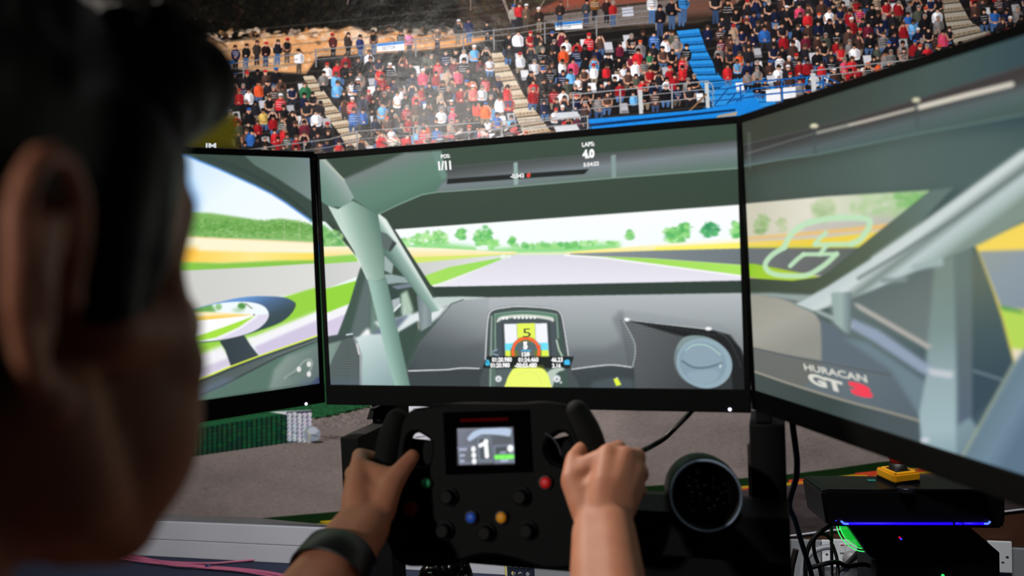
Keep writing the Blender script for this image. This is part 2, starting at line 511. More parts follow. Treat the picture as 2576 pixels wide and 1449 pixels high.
# dry bank to the right
M.poly([(1180, -200), (2300, -200), (2300, 60), (1640, 70), (1430, 90), (1300, 110), (1160, 90), (1150, 30)], (44, 35, 29), 12)
speckle(500, (1150, -60, 1640, 100), [(78, 62, 48), (40, 34, 26), (66, 40, 30), (52, 54, 30), (28, 24, 20)], 2, 6, 6, 0.6, 1.3)
M.poly([(1325, 38), (1420, -6), (1500, -30), (1640, -60), (1640, 6), (1500, 18), (1400, 28)], (120, 62, 48), 4)
M.poly([(1335, 40), (1450, 22), (1550, 12), (1655, 2), (1720, -8), (1720, 56), (1620, 62), (1500, 70), (1390, 60)], (98, 88, 84), 2)
M.poly([(1330, 40), (1450, 24), (1655, 2), (1655, 7), (1450, 30), (1332, 45)], (40, 32, 28), 1)
speckle(150, (1380, 10, 1700, 60), [(120, 110, 104), (84, 72, 64), (60, 54, 44)], 1.5, 4, 9, 0.4)
M.poly([(1564, 20), (1592, 17), (1594, 40), (1566, 42)], (172, 176, 190), 0.8)
M.poly([(1708, -40), (1870, -60), (1870, 30), (1708, 40)], (92, 62, 52), 6)
for x0, y0, x1, y1, w in ((1268, 0, 1290, 66, 6), (1290, 66, 1300, -60, 4), (1282, 40, 1256, -20, 4), (1306, 34, 1316, -80, 6), (1345, 40, 1376, -10, 3), (1184, 26, 1184, -60, 2.5), (1428, 20, 1427, -60, 2.5), (874, 10, 884, -40, 3), (1540, 60, 1536, -80, 3), (1858, 80, 1852, -60, 5)):
    M.stroke([(x0, y0), (x1, y1)], w, (124, 112, 102), 0.8)
# --- rock bank
rock = [(440, 130), (528, 100), (560, 106), (640, 96), (690, 86), (740, 88), (790, 70), (850, 76), (880, 66), (925, 84), (965, 88), (1000, 78), (1060, 92), (1110, 80), (1180, 96), (1240, 92), (1250, 130), (1180, 140), (1010, 170), (780, 200), (600, 180), (520, 190), (430, 190)]
M.poly(rock, G((500, 90), (1000, 180), (176, 138, 104), (190, 138, 92), (190, 128, 74)), 2)
R = random.Random(21)
for _ in range(420):
    x = R.uniform(500, 1230); y = R.uniform(74, 178)
    c = R.choice([(206, 172, 138), (168, 112, 66), (126, 88, 62), (214, 190, 164), (196, 136, 84), (88, 62, 46)])
    M.ell(x, y, R.uniform(3, 13), R.uniform(2, 6), c, R.uniform(0.25, 0.75), 1.2, R.uniform(-0.9, 0.9))
for _ in range(70):
    x = R.uniform(520, 1200); y = 92 + R.uniform(-14, 12) - (x - 520) * 0.012
    M.ell(x, y, R.uniform(3, 11), R.uniform(2, 6), R.choice([(178, 160, 146), (150, 128, 112), (190, 172, 156), (104, 84, 70)]), 0.7, 1.3, R.uniform(-0.5, 0.5))
M.poly([(880, 66), (905, 70), (935, 96), (930, 122), (860, 110), (872, 84)], (206, 186, 168), 3, 0.6)
# --- terraces: dark base with step edges
stand = [(400, 190), (560, 172), (770, 186), (800, 142), (1000, 132), (1160, 118), (1250, 96), (1440, 80), (1690, 66), (1760, 60), (1850, 10), (2000, -90), (2400, -200), (3300, -300), (3300, 480), (400, 480)]
M.poly(stand, (22, 20, 20), 2)
for k in range(24):
    y = 560 - k * 24
    M.stroke([(400, y + 90), (1300, y), (2200, y - 100), (3300, y - 240)], 5, (70, 66, 62), 0.35, 1.2)
# left dark corner (parked bikes in the print)
def stairs(l, r, n, c1, c2, dots=True):
    l = np.array(l, float); r = np.array(r, float)
    def along(P, t):
        d = np.r_[0, np.cumsum(np.hypot(*np.diff(P, axis=0).T))]; d /= d[-1]
        return np.array([np.interp(t, d, P[:, 0]), np.interp(t, d, P[:, 1])])
    M.poly(np.r_[l, r[::-1]], c1)
    for i in range(n):
        a, b = along(l, i / n), along(r, i / n); a2, b2 = along(l, (i + 0.45) / n), along(r, (i + 0.45) / n)
        a3, b3 = along(l, (i + 0.92) / n), along(r, (i + 0.92) / n)
        M.poly([a, b, b2, a2], c1); M.poly([a2, b2, b3, a3], c2)
        M.stroke([a3, b3], 3, tuple(v * 0.34 for v in c2), 0.9, 0.8)
        if dots:
            for q in range(5):
                p = a2 * (1 - (q + 0.7) / 6) + b2 * ((q + 0.7) / 6)
                M.ell(p[0], p[1] + 2.5, 1.6, 2.2, (96, 74, 58), 0.8)
beige, beige2 = (176, 162, 142), (150, 130, 108)
stairs([(762, 192), (800, 268), (850, 330), (880, 384)], [(788, 190), (838, 262), (888, 318), (935, 372)], 10, beige, beige2)
stairs([(1236, 134), (1248, 200), (1300, 298), (1330, 368)], [(1262, 132), (1316, 236), (1382, 326), (1410, 350)], 10, beige, beige2)
stairs([(2366, -10), (2380, 60), (2402, 112), (2440, 150)], [(2404, -14), (2440, 52), (2496, 92), (2540, 120)], 8, (150, 142, 130), (128, 116, 98))
blue, blue2 = (36, 122, 190), (26, 98, 164)
stairs([(1702, 78), (1722, 130), (1748, 190), (1790, 262), (1800, 300)], [(1758, 72), (1776, 124), (1810, 190), (1860, 240), (1900, 280)], 12, blue, blue2, False)
bluearea = [(1790, 236), (1850, 196), (1960, 196), (2060, 190), (2080, 236), (1900, 300), (1800, 310)]
M.poly(bluearea, blue)
for k in range(7):
    M.stroke([(1770, 214 + 14 * k), (2080, 186 + 14 * k)], 3, (18, 66, 118), 0.9)
noseat = [[(752, 186), (792, 186), (842, 262), (892, 318), (940, 372), (880, 390), (838, 330), (790, 268)],
          [(1230, 128), (1264, 128), (1320, 236), (1388, 326), (1412, 352), (1330, 372), (1290, 298), (1240, 200)],
          [(2362, -14), (2406, -18), (2446, 48), (2504, 88), (2440, 150), (2396, 112), (2374, 60)],
          [(1696, 74), (1762, 68), (1780, 124), (1814, 190), (1864, 240), (1980, 262), (1900, 330), (1480, 340), (1470, 300), (1780, 270), (1742, 190), (1716, 130)]]
def inside(P, x, y):
    c = False
    for (x1, y1), (x2, y2) in zip(P, P[1:] + P[:1]):
        if (y1 > y) != (y2 > y) and x < x1 + (y - y1) * (x2 - x1) / (y2 - y1): c = not c
    return c
SKIN = [(196, 146, 120), (180, 126, 100), (206, 160, 136), (160, 108, 86), (188, 130, 108)]
HAIR = [(24, 19, 18), (30, 24, 21), (44, 32, 26), (20, 18, 20), (66, 50, 40), (120, 112, 108)]
TOPS = [((22, 21, 24), 34), ((32, 31, 36), 14), ((22, 28, 54), 10), ((176, 36, 42), 7), ((132, 24, 30), 6), ((216, 216, 224), 7.5), ((186, 188, 196), 3.5),
        ((112, 108, 108), 6), ((146, 124, 106), 4), ((40, 84, 150), 3), ((96, 156, 208), 3), ((196, 76, 42), 1.8), ((186, 62, 92), 1.2), ((38, 92, 62), 1.0), ((186, 156, 84), .7), ((70, 50, 44), 7), ((66, 70, 62), 5), ((92, 28, 44), 3)]
LEGS = [(26, 26, 30), (22, 22, 25), (22, 22, 26), (56, 78, 112), (42, 58, 88), (70, 62, 54), (34, 34, 40), (110, 98, 84), (60, 88, 128)]
def sh(c, f): return tuple(max(0, min(255, v * f)) for v in c)
def person(x, y, k, R, standing=False, top=None, legs=None):
    top = top or R.choices([t for t, _ in TOPS], [w for _, w in TOPS])[0]
    skin = R.choice(SKIN); hair = R.choice(HAIR); leg = legs or R.choice(LEGS)
    lean = R.uniform(-1.6, 1.6); w = R.uniform(9.5, 12.5) * k
    if standing:
        M.poly([(x - 6 * k, y - 30 * k), (x + 7 * k, y - 30 * k), (x + 6 * k, y), (x + 1 * k, y), (x, y - 18 * k), (x - 2 * k, y), (x - 6 * k, y)], leg, 0.6)
        by = y - 28 * k
    else:
        kx = R.uniform(-3, 3)
        M.poly([(x - w * .8, y - 14 * k), (x + w * .8, y - 14 * k), (x + w * .85 + kx, y - 4 * k), (x + w * .6 + kx, y + 7 * k), (x + w * .2 + kx, y + 7 * k), (x + w * .15, y - 3 * k), (x - w * .15, y - 3 * k), (x - w * .25 + kx, y + 7 * k), (x - w * .65 + kx, y + 7 * k), (x - w * .9 + kx, y - 4 * k)], leg, 0.7)
        M.stroke([(x - w * .5 + kx, y - 8 * k), (x - w * .45 + kx, y + 5 * k)], 3 * k, sh(leg, 1.35), 0.5, 1.0)
        by = y - 8 * k
    ty = by - 24 * k; tx = x + lean
    M.curve([(tx - w * .55, ty), (tx, ty - 2 * k), (tx + w * .55, ty), (tx + w, ty + 6 * k), (tx + w * 1.02, by - 8 * k), (x + w * .75, by), (x - w * .75, by), (tx - w * 1.02, by - 8 * k), (tx - w, ty + 6 * k)], top, 0.6)
    M.curve([(tx + w * .25, ty + 2 * k), (tx + w * .95, ty + 7 * k), (tx + w * .95, by - 7 * k), (x + w * .5, by - 1 * k)], sh(top, 0.62), 1.0, 0.7)
    M.curve([(tx - w * .7, ty + 2 * k), (tx - w * .1, ty + 1 * k), (tx - w * .2, ty + 9 * k), (tx - w * .8, ty + 9 * k)], sh(top, 1.22), 1.5, 0.6)
    if R.random() < 0.12:
        for j in range(3): M.stroke([(tx - w * .8, ty + 6 * k + j * 5 * k), (tx + w * .8, ty + 6 * k + j * 5 * k)], 1.8, (20, 20, 24) if sum(top) > 300 else (200, 200, 205), 0.7, 0.6)
    sleeve = top if R.random() < 0.62 else skin
    m = R.random()
    if m < 0.16:       # hand at face or camera raised
        M.stroke([(tx - w * .9, ty + 8 * k), (tx - w * .8, ty + 2 * k), (tx - 3 * k, ty - 6 * k)], 3.6 * k, sh(sleeve, .9), 1, 0.8)
        M.stroke([(tx + w * .9, ty + 8 * k), (tx + w * .7, ty + 1 * k), (tx + 3 * k, ty - 6 * k)], 3.6 * k, sh(skin, .9), 1, 0.8)
    elif m < 0.8:      # forearms meeting at the knees
        M.stroke([(tx - w * .92, ty + 8 * k), (tx - w * .8, by - 7 * k), (x + R.uniform(-3, 3), by - 4 * k)], 3.8 * k, sh(sleeve, .82), 1, 0.8)
        M.stroke([(tx + w * .92, ty + 8 * k), (tx + w * .85, by - 7 * k), (x + R.uniform(-3, 3), by - 4 * k)], 3.8 * k, sh(sleeve, .7), 1, 0.8)
        M.ell(x, by - 4 * k, 3.2 * k, 2.2 * k, skin, 0.95)
    hx = tx + R.uniform(-1.5, 1.5); hy = ty - 6.2 * k
    M.ell(hx, hy + 4.5 * k, 2.4 * k, 3 * k, sh(skin, .75))
    M.ell(hx, hy, 4.3 * k, 5.6 * k, skin)
    M.ell(hx + 1.8 * k, hy + 1 * k, 2.2 * k, 4.2 * k, sh(skin, .72), 0.7, 1.0)
    cap = R.random()
    if cap < 0.16:
        c = R.choice([(176, 30, 36), (176, 30, 36), (210, 210, 216), (28, 28, 34), (40, 80, 150), (200, 70, 40)])
        M.ell(hx, hy - 3.4 * k, 4.7 * k, 3.2 * k, c); M.stroke([(hx - 4.5 * k, hy - 1.6 * k), (hx + 4.5 * k, hy - 1.6 * k)], 1.6, sh(c, .7), 1, 0.6)
    else:
        M.ell(hx, hy - 3.2 * k, 4.7 * k, 3.4 * k, hair); M.ell(hx - 3.7 * k, hy - .5 * k, 1.3 * k, 3 * k, hair, .8); M.ell(hx + 3.9 * k, hy - .5 * k, 1.3 * k, 3 * k, hair, .9)
        if R.random() < 0.14: M.ell(hx, hy + 3 * k, 6 * k, 6 * k, hair, 0.5, 1.5)
    if R.random() < 0.45: M.stroke([(hx - 3.4 * k, hy - .4 * k), (hx + 3.4 * k, hy - .4 * k)], 1.7, (22, 20, 22), .85, 0.6)
def seat(x, y, k, R):
    c = R.choice([(186, 186, 192), (206, 206, 212), (150, 150, 156), (170, 170, 178)])
    M.poly([(x - 10 * k, y - 20 * k), (x + 8 * k, y - 21 * k), (x + 11 * k, y - 4 * k), (x - 7 * k, y - 3 * k)], c, 0.8)
    M.poly([(x - 7 * k, y - 3 * k), (x + 11 * k, y - 4 * k), (x + 13 * k, y + 2 * k), (x - 6 * k, y + 3 * k)], sh(c, .72), 0.8)
def rail(pts, posts, c=(112, 112, 116), w=3.0, drop=36, n=3, gap=13):
    P = np.array(pts, float)
    for j in range(n): M.stroke(P + [0, j * gap], w * (1 if j == 0 else .7), c, .95, 0.7)
    for x in posts:
        y = np.interp(x, P[:, 0], P[:, 1]); M.stroke([(x, y - 1), (x + 1, y + drop)], w * 1.3, c, 1, 0.7)
def sign(x0, y0, x1, y1):
    M.poly([(x0, y0), (x1, y0 - 6), (x1 + 2, y1 - 4), (x0 + 1, y1)], (206, 208, 214), 0.6)
    M.poly([(x0, y0), (x1, y0 - 6), (x1, y0), (x0, y0 + 7)], (34, 104, 176), 0.6)
# people standing along the top rail on the left
R = random.Random(4)
for x, y, t in ((592, 176, (30, 30, 60)), (618, 172, (24, 24, 26)), (646, 164, (46, 40, 36)), (668, 168, (30, 18, 20)), (698, 162, (28, 28, 32)), (722, 158, (22, 22, 24)), (752, 186, (206, 206, 214)), (838, 146, (70, 22, 26)), (876, 144, (44, 34, 30)), (906, 150, (28, 40, 88)), (940, 138, (20, 20, 22)), (1008, 138, (24, 22, 22)), (1030, 140, (196, 110, 150)), (1100, 130, (92, 70, 58)), (1152, 112, (24, 24, 28)), (1180, 108, (26, 34, 70)), (1226, 116, (22, 22, 28))):
    person(x, y, 0.98, R, True, t)
rail([(560, 164), (640, 152), (748, 136)], (612, 690), drop=44)
rail([(792, 126), (900, 116), (1040, 100), (1240, 76)], (794, 916, 1045, 1165), drop=42, gap=12)
M.poly([(566, 156), (582, 155), (582, 178), (568, 180)], (150, 170, 196), 1); M.poly([(566, 154), (590, 152), (590, 160), (566, 162)], (34, 88, 150), 1)
sign(948, 110, 1016, 130); sign(1396, 58, 1464, 76)
for x, y, t in ((1292, 76, (130, 124, 116)), (1306, 70, (170, 40, 44)), (1322, 74, (96, 76, 62)), (1356, 82, (40, 32, 30)), (1408, 66, (44, 34, 32)), (1474, 62, (52, 54, 58)), (1496, 52, (106, 66, 28)), (1526, 58, (40, 26, 26)), (1542, 66, (140, 30, 30))):
    person(x, y, 1.0, R, True, t)
rail([(1240, 76), (1300, 70), (1370, 58), (1500, 42), (1640, 26), (1710, 18)], (1242, 1370, 1500, 1650), drop=50, gap=14)
# the seated crowd, back rows first
R = random.Random(12)
ytop = np.array([(380, 205), (560, 190), (770, 205), (800, 165), (1000, 150), (1230, 125), (1262, 108), (1440, 98), (1690, 88), (1764, 84), (1850, 40), (1900, 10), (2000, -60), (2400, -150), (3300, -260)], float)
for row in range(26):
    x = 380 + R.uniform(0, 20)
    while x < 3000:
        y = 500 - (25 - row) * 24.5 - (x - 1300) * 0.10 - max(0, x - 1900) * 0.03
        xx = x + R.uniform(-6, 6); yy = y + R.uniform(-7, 7); k = R.uniform(0.98, 1.2)
        x += R.uniform(23, 32)
        if yy < np.interp(xx, ytop[:, 0], ytop[:, 1]) + 18 or yy > 430: continue
        if any(inside(P, xx, yy - 8) for P in noseat): continue
        if R.random() < 0.13: seat(xx, yy, k, R)
        else:
            # darker clothes on the right put the dimmer light there into the colour
            person(xx, yy, k, R, False, R.choice([(22, 21, 24), (30, 29, 33), (22, 26, 48), (60, 42, 38), (124, 24, 30)]) if xx > 1780 and R.random() < .4 else None)
for x, y, t in ((1660, 92, (24, 24, 28)), (1690, 74, (20, 20, 26)), (1714, 66, (20, 20, 24)), (1720, 56, (44, 108, 168)), (1640, 60, (210, 210, 216)), (1800, 60, (28, 26, 28)), (1830, 76, (26, 22, 22))):
    person(x, y, 1.25, R, True, t)
# pale signs and rails over the crowd
M.poly([(1926, 226), (1962, 222), (1964, 254), (1928, 256)], (206, 208, 214), .7); M.poly([(1967, 221), (2001, 218), (2003, 246), (1969, 250)], (206, 208, 214), .7)
for j in range(3): M.stroke([(1832, 222 + 17 * j), (1900, 206 + 17 * j), (2070, 190 + 17 * j), (2120, 214 + 14 * j)], 3.6, (22, 78, 146), 1)
for x, y in ((1862, 214), (1966, 200), (2070, 190)): M.stroke([(x, y), (x + 3, y + 62)], 4.5, (22, 78, 146))
for a, b in (((1832, 222), (1760, 310)), ((1850, 236), (1790, 310)), ((1870, 240), (1806, 304))): M.stroke([a, b], 3.2, (20, 66, 124), 1)
rail([(2040, 178), (2180, 162), (2300, 150), (2420, 132)], (2044, 2218), c=(130, 132, 136), w=3.4, drop=40, gap=16, n=2)
M.poly([(2038, 184), (2052, 184), (2054, 236), (2042, 238)], (176, 178, 182), 1)
rail([(1438, 238), (1600, 222), (1780, 204), (1792, 214), (1796, 232)], (1442, 1560, 1690), c=(132, 134, 138), w=3.2, drop=58, gap=20)
M.poly([(1604, 226), (1616, 225), (1618, 286), (1608, 287)], (166, 170, 172), .8); M.poly([(1772, 208), (1782, 207), (1786, 272), (1776, 272)], (166, 170, 172), .8)
M.stroke([(1776, 238), (1738, 276), (1694, 312)], 5, (110, 84, 62), 1)
# blue barrier
M.poly([(1478, 300), (1600, 290), (1760, 276), (1835, 262), (1900, 246), (1940, 300), (1700, 330), (1484, 336)], (22, 112, 190), .8)
M.poly([(1480, 312), (1700, 290), (1850, 274), (1850, 279), (1700, 296), (1480, 319)], (12, 38, 76), .8)
M.poly([(1805, 290), (1856, 280), (1852, 292), (1800, 300)], (140, 132, 122), .8)
for k in range(6): M.stroke([(1424 + k * 9, 268 + k * 3), (1462 + k * 6, 332)], 3, (50, 56, 64), .9)
M.poly([(1392, 284), (1452, 280), (1462, 296), (1400, 302)], (170, 174, 180), .8); M.poly([(1392, 316), (1450, 312), (1460, 330), (1400, 334)], (176, 178, 184), .8)
rail([(1050, 348), (1240, 326), (1330, 308), (1480, 292)], (1180, 1262, 1478), drop=70, gap=17, c=(128, 128, 130))
rail([(560, 388), (700, 366), (830, 350), (900, 330), (1010, 322), (1160, 312), (1400, 296)], (765, 898, 1040), drop=60, gap=20, c=(120, 120, 122), n=2)
# motor scooters parked at the foot of the stand
for _ in range(60):
    x = R.uniform(960, 1340); y = 372 - (x - 960) * 0.09 + R.uniform(-22, 14)
    M.ell(x, y, R.uniform(3, 12), R.uniform(2, 6), R.choice([(150, 140, 130), (200, 190, 180), (180, 40, 44), (40, 36, 36), (90, 84, 80), (196, 80, 78), (30, 28, 28)]), 0.8, 1, R.uniform(-.6, .6))
for x, y, t in ((1200, 300, (206, 66, 52)), (1222, 306, (214, 92, 40)), (1190, 262, (196, 90, 90)), (1276, 262, (176, 34, 40))): person(x, y, 1.1, R, False, t)
# yellow-green hoarding low on the left of the print
M.poly([(-400, 250), (440, 268), (596, 292), (596, 400), (-400, 420)], (60, 56, 10), 8)
M.poly([(-400, 380), (600, 372), (600, 430), (-400, 430)], (26, 25, 7), 8)
M.a[:960] *= (0.94 + 0.12 * vnoise(960, 4100, 3, 8))[..., None]

# --- hidden middle: run-off and barrier
M.poly([(-800, 440), (3300, 300), (3300, 900), (-800, 900)], (74, 72, 68), 10)
for k in range(4): M.stroke([(-800, 500 + 46 * k), (3300, 360 + 40 * k)], 10, (112, 112, 112) if k % 2 else (96, 96, 98), .9, 3)
for x in range(-700, 3300, 130): M.stroke([(x, 492 - (x + 800) * .034), (x + 6, 660 - (x + 800) * .036)], 12, (84, 84, 86), .9, 2)
M.poly([(-800, 664), (3300, 520), (3300, 560), (-800, 712)], (30, 60, 112), 3)
M.poly([(-800, 700), (3300, 560), (3300, 1100), (-800, 1100)], (38, 84, 48), 10)
# --- lower part: grass, asphalt, tyre walls
M.poly([(-800, 1020), (700, 1060), (930, 1020), (3300, 700), (3300, 1520), (-800, 1520)], (120, 110, 107), 1.5)
n1 = vnoise(620, 4100, 60, 31, 2.5); n2 = vnoise(620, 4100, 5, 32, 1.6); n3 = vnoise(620, 4100, 2, 33)
M.a[1360:1980] *= (0.80 + 0.22 * n1 + 0.12 * n2 + 0.08 * n3)[..., None]
R = random.Random(77)
for _ in range(900):
    x = R.uniform(350, 2300); y = R.uniform(1050, 1310)
    M.ell(x, y, R.uniform(.8, 2.6), R.uniform(.6, 1.3), R.choice([(62, 56, 54), (84, 76, 74), (150, 142, 138), (52, 46, 44)]), R.uniform(.2, .65), .6)
M.poly([(-800, 960), (945, 960), (930, 1022), (835, 1046), (785, 1052), (700, 1072), (480, 1092), (-800, 1250)], (34, 82, 50), 1.2)
M.grain(0.25, 4, 300, 960, 960, 1075, 41)
for _ in range(30):
    x = R.uniform(790, 930); M.ell(x, 1046 - (x - 830) * .22 + R.uniform(-3, 2), R.uniform(2, 9), R.uniform(1, 2.5), (18, 30, 16), .8)
M.poly([(300, 1110), (482, 1076), (730, 1036), (736, 1112), (455, 1152), (300, 1176)], (16, 42, 30), 1)
for i in range(36):
    x = 300 + i * 12.4
    yt = np.interp(x, [300, 482, 730], [1106, 1074, 1038]); yb = np.interp(x, [300, 455, 736], [1174, 1150, 1111])
    n = 7
    for j in range(n):
        ya, yc = yt + (yb - yt) * j / n, yt + (yb - yt) * (j + .82) / n
        M.curve([(x + 1, ya), (x + 9.5, ya - .6), (x + 9.5, yc), (x + 1, yc)], (30 + R.uniform(-8, 8), 74 + R.uniform(-16, 14), 50), .9, .85)
    M.stroke([(x + 10.8, yt), (x + 10.8, yb)], 2.4, (8, 18, 14), .9, .8)
M.poly([(300, 1100), (482, 1068), (730, 1031), (732, 1038), (482, 1080), (300, 1112)], (36, 92, 58), 1)
M.poly([(676, 1036), (722, 1034), (782, 1031), (784, 1042), (724, 1044)], (206, 208, 216), .8)
M.poly([(720, 1036), (784, 1032), (780, 1109), (730, 1114)], (64, 70, 84), .8)
for i in range(5):
    x = 722 + i * 12.6; n = 7
    for j in range(n):
        ya = 1039 + j * 10.4 + R.uniform(-1.5, 1.5) + i * .4
        M.curve([(x + 1, ya), (x + 10.5, ya - 1), (x + 10.5, ya + 8.6), (x + 1.5, ya + 9)], (206 + R.uniform(-14, 8), 208 + R.uniform(-14, 8), 218), .8, .95)
        M.curve([(x + 1, ya + 4), (x + 5, ya + 3), (x + 4, ya + 9), (x + 1.5, ya + 9)], (112, 120, 138), 1, .8)
M.curve([(766, 1084), (774, 1073), (790, 1072), (804, 1082), (806, 1094), (797, 1110), (776, 1112), (767, 1106)], (132, 140, 154), .8)
M.curve([(776, 1078), (790, 1074), (800, 1084), (788, 1092), (776, 1090)], (184, 190, 202), 1, .8)
M.stroke([(770, 1082), (780, 1096), (776, 1110)], 2, (190, 176, 110), .8); M.stroke([(784, 1094), (800, 1098)], 2, (60, 66, 76), .8)
M.ell(798, 1112, 16, 3, (30, 26, 26), .8)
for k in range(8):
    x0 = 806 + R.uniform(0, 30); y0 = 1096 + R.uniform(-2, 12); M.stroke([(x0, y0), (x0 + R.uniform(10, 36), y0 + R.uniform(-1, 3))], 1.6, (58, 48, 46), .7)
# white tyre stack seen behind the wheel
M.poly([(1001, 1000), (1078, 1000), (1080, 1030), (1086, 1110), (1060, 1122), (1004, 1108)], (206, 204, 214), .8)
for a, b, c in (((1040, 1030), (1072, 1032), 2.5), ((1036, 1078), (1034, 1100), 3), ((1014, 1094), (1034, 1092), 2), ((1046, 1100), (1068, 1098), 2.5), ((1012, 1022), (1060, 1016), 1.5), ((1036, 1040), (1042, 1060), 2.5)):
    M.stroke([a, b], c, (60, 64, 76), .9)
M.poly([(1084, 1000), (1440, 1000), (1440, 1030), (1086, 1040)], (14, 40, 24), 1)
M.poly([(1270, 1014), (1350, 1008), (1350, 1018), (1272, 1022)], (150, 140, 40), 1)
for i in range(50): M.ell(R.uniform(1086, 1400), R.uniform(1006, 1036), 3, 2, R.choice([(40, 90, 60), (10, 24, 14), (30, 60, 90)]), .6)
# verge and kerb at the bottom of the print
verge_t = [(500, 1330), (666, 1303), (861, 1286), (1000, 1274), (1300, 1248), (1625, 1223), (1690, 1219), (1880, 1202), (1985, 1193), (2100, 1179), (2210, 1163), (2320, 1152), (2700, 1110)]
verge_b = [(2700, 1136), (2400, 1168), (2205, 1186), (1985, 1214), (1880, 1222), (1690, 1240), (1625, 1246), (1300, 1274), (1000, 1298), (861, 1312), (500, 1350)]
M.poly(verge_t + verge_b, (18, 40, 16), .8)
track = [(780, 1316)] + [(x, y + 9) for x, y in verge_b[::-1][1:]] + [(2700, 1520), (500, 1520)]
M.poly([(700, 1326)] + [(x, y) for x, y in verge_b[::-1][1:]] + [(2700, 1170), (2205, 1202), (1985, 1222), (1690, 1250), (1300, 1290), (861, 1322)], (170, 140, 30), .8)
for x0 in range(820, 2600, 130):
    y = np.interp(x0, [q[0] for q in verge_b[::-1]], [q[1] for q in verge_b[::-1]])
    y2 = np.interp(x0 + 110, [q[0] for q in verge_b[::-1]], [q[1] for q in verge_b[::-1]])
    M.poly([(x0, y + 6), (x0 + 40, y + 1), (x0 + 110, y2 - 1), (x0 + 118, y2 + 4), (x0 + 30, y + 13)], (182, 62, 40), .8)
for a, b in (((2058, 1201), (2182, 1196)), ((1626, 1248), (1684, 1243)), ((806, 1311), (862, 1307))):
    M.poly([a, b, (b[0], b[1] + 7), (a[0], a[1] + 3)], (206, 176, 34), .7)
M.poly([(1984, 1207), (2090, 1200), (2088, 1206), (1984, 1214)], (196, 66, 42), .7); M.poly([(2150, 1190), (2206, 1184), (2206, 1192), (2150, 1195)], (196, 66, 42), .7)
M.poly([(700, 1330), (861, 1320), (1300, 1286), (1690, 1250), (1985, 1221), (2205, 1201), (2700, 1160), (2700, 1520), (700, 1520)], (66, 58, 58), .8)
n1 = vnoise(330, 1100, 9, 51, 7.0)
yy, xx = np.mgrid[1190:1520, 1600:2700]
msk = (yy > np.interp(np.arange(1600, 2700), [1600, 1985, 2205, 2700], [1260, 1223, 1203, 1162])[None]).astype(np.float32)
M.a[1650:1980, 2400:3500] *= (1 - msk * 0.5 * (n1 - .35))[..., None]

print_m = print_mat('mural_print_gloss', 0.14, 0.18, bump=(700, 0.16, 11, 0.5))
xs_top = np.r_[np.linspace(-700, 415, 60), np.arange(420, 2640, 1.8), np.linspace(2650, 3150, 40)]
S_top = np.array([wall_sz(x, 200)[0] for x in xs_top])
S_mid = S_top[::12]
xs_low = np.r_[np.linspace(-700, 380, 40), np.arange(390, 2420, 2.6), np.linspace(2430, 3150, 40)]
S_low = np.array([wall_sz(x, 1200)[0] for x in xs_low])
ZA, ZT = 1.33, 1.98
def wgrid(S, Z): return W0 + WU * S[None, :, None] + np.array([0, 0, 1.0]) * (Z[:, None, None] if Z.ndim == 1 else Z[:, :, None]) + WN * 0.014
edge = [wall_sz(*q, 0.014) for q in ((-700, 1190), (100, 1262), (400, 1290), (470, 1296), (560, 1300), (640, 1302), (740, 1312), (860, 1323), (1276, 1384))]
edge_r = [wall_sz(*q, 0.014) for q in ((1292, 1400), (1700, 1372), (1900, 1357), (2000, 1346), (2090, 1334), (2530, 1286), (3200, 1206))]
E_ = np.array(sorted(edge + edge_r))
zb = np.interp(S_low, E_[:, 0], E_[:, 1])
nrow = 190
tt = np.linspace(0, 1, nrow)[:, None]
Zlow = zb[None] * (1 - tt) + 0.62 * tt
mural = empty('wall_mural', wall_pt(-0.2, 1.1, 0.014), 'large glossy wall print of a packed racetrack grandstand above tyre walls, grass and asphalt', 'mural')
painted_grid('print_sheet', [wgrid(S_top, np.arange(ZA, ZT, 1.8 / 818)), wgrid(S_mid, np.linspace(0.62, ZA, 40)), wgrid(S_mid, np.linspace(ZT - 0.001, 2.3, 30)), wgrid(S_low, Zlow)], M, print_m, mural)
ink = mat('print_ink_grey', (70, 74, 84), 0.4); ink_w = mat('print_ink_white', (196, 202, 210), 0.4)
def mural_text(s, bl, br, tl, m_, bold=0.0):
    O = on_plane(*bl, W0 + WN * .014, WN); a = on_plane(*br, W0 + WN * .014, WN); b = on_plane(*tl, W0 + WN * .014, WN)
    text_on('lettering', s, O, a - O, b - O, WN, m_, mural, bold)
mural_text('SECTOR 1', (962, 126), (1000, 122), (962, 118), ink)
mural_text('SECTOR', (1408, 74), (1436, 71), (1408, 66), ink)
mural_text('IM', (518, 374), (544, 374), (518, 360), ink_w, 0.03)
# white edge of the curling paper on the right
bm = bmesh.new()
add_tube(bm, [wall_pt(s_, z_, 0.016) for s_, z_ in edge_r[2:]], 0.003, 6)
adopt(bm_obj('curled_edge', bm, mat('paper_edge_white', (150, 152, 160), 0.6), None, True), mural)
del M

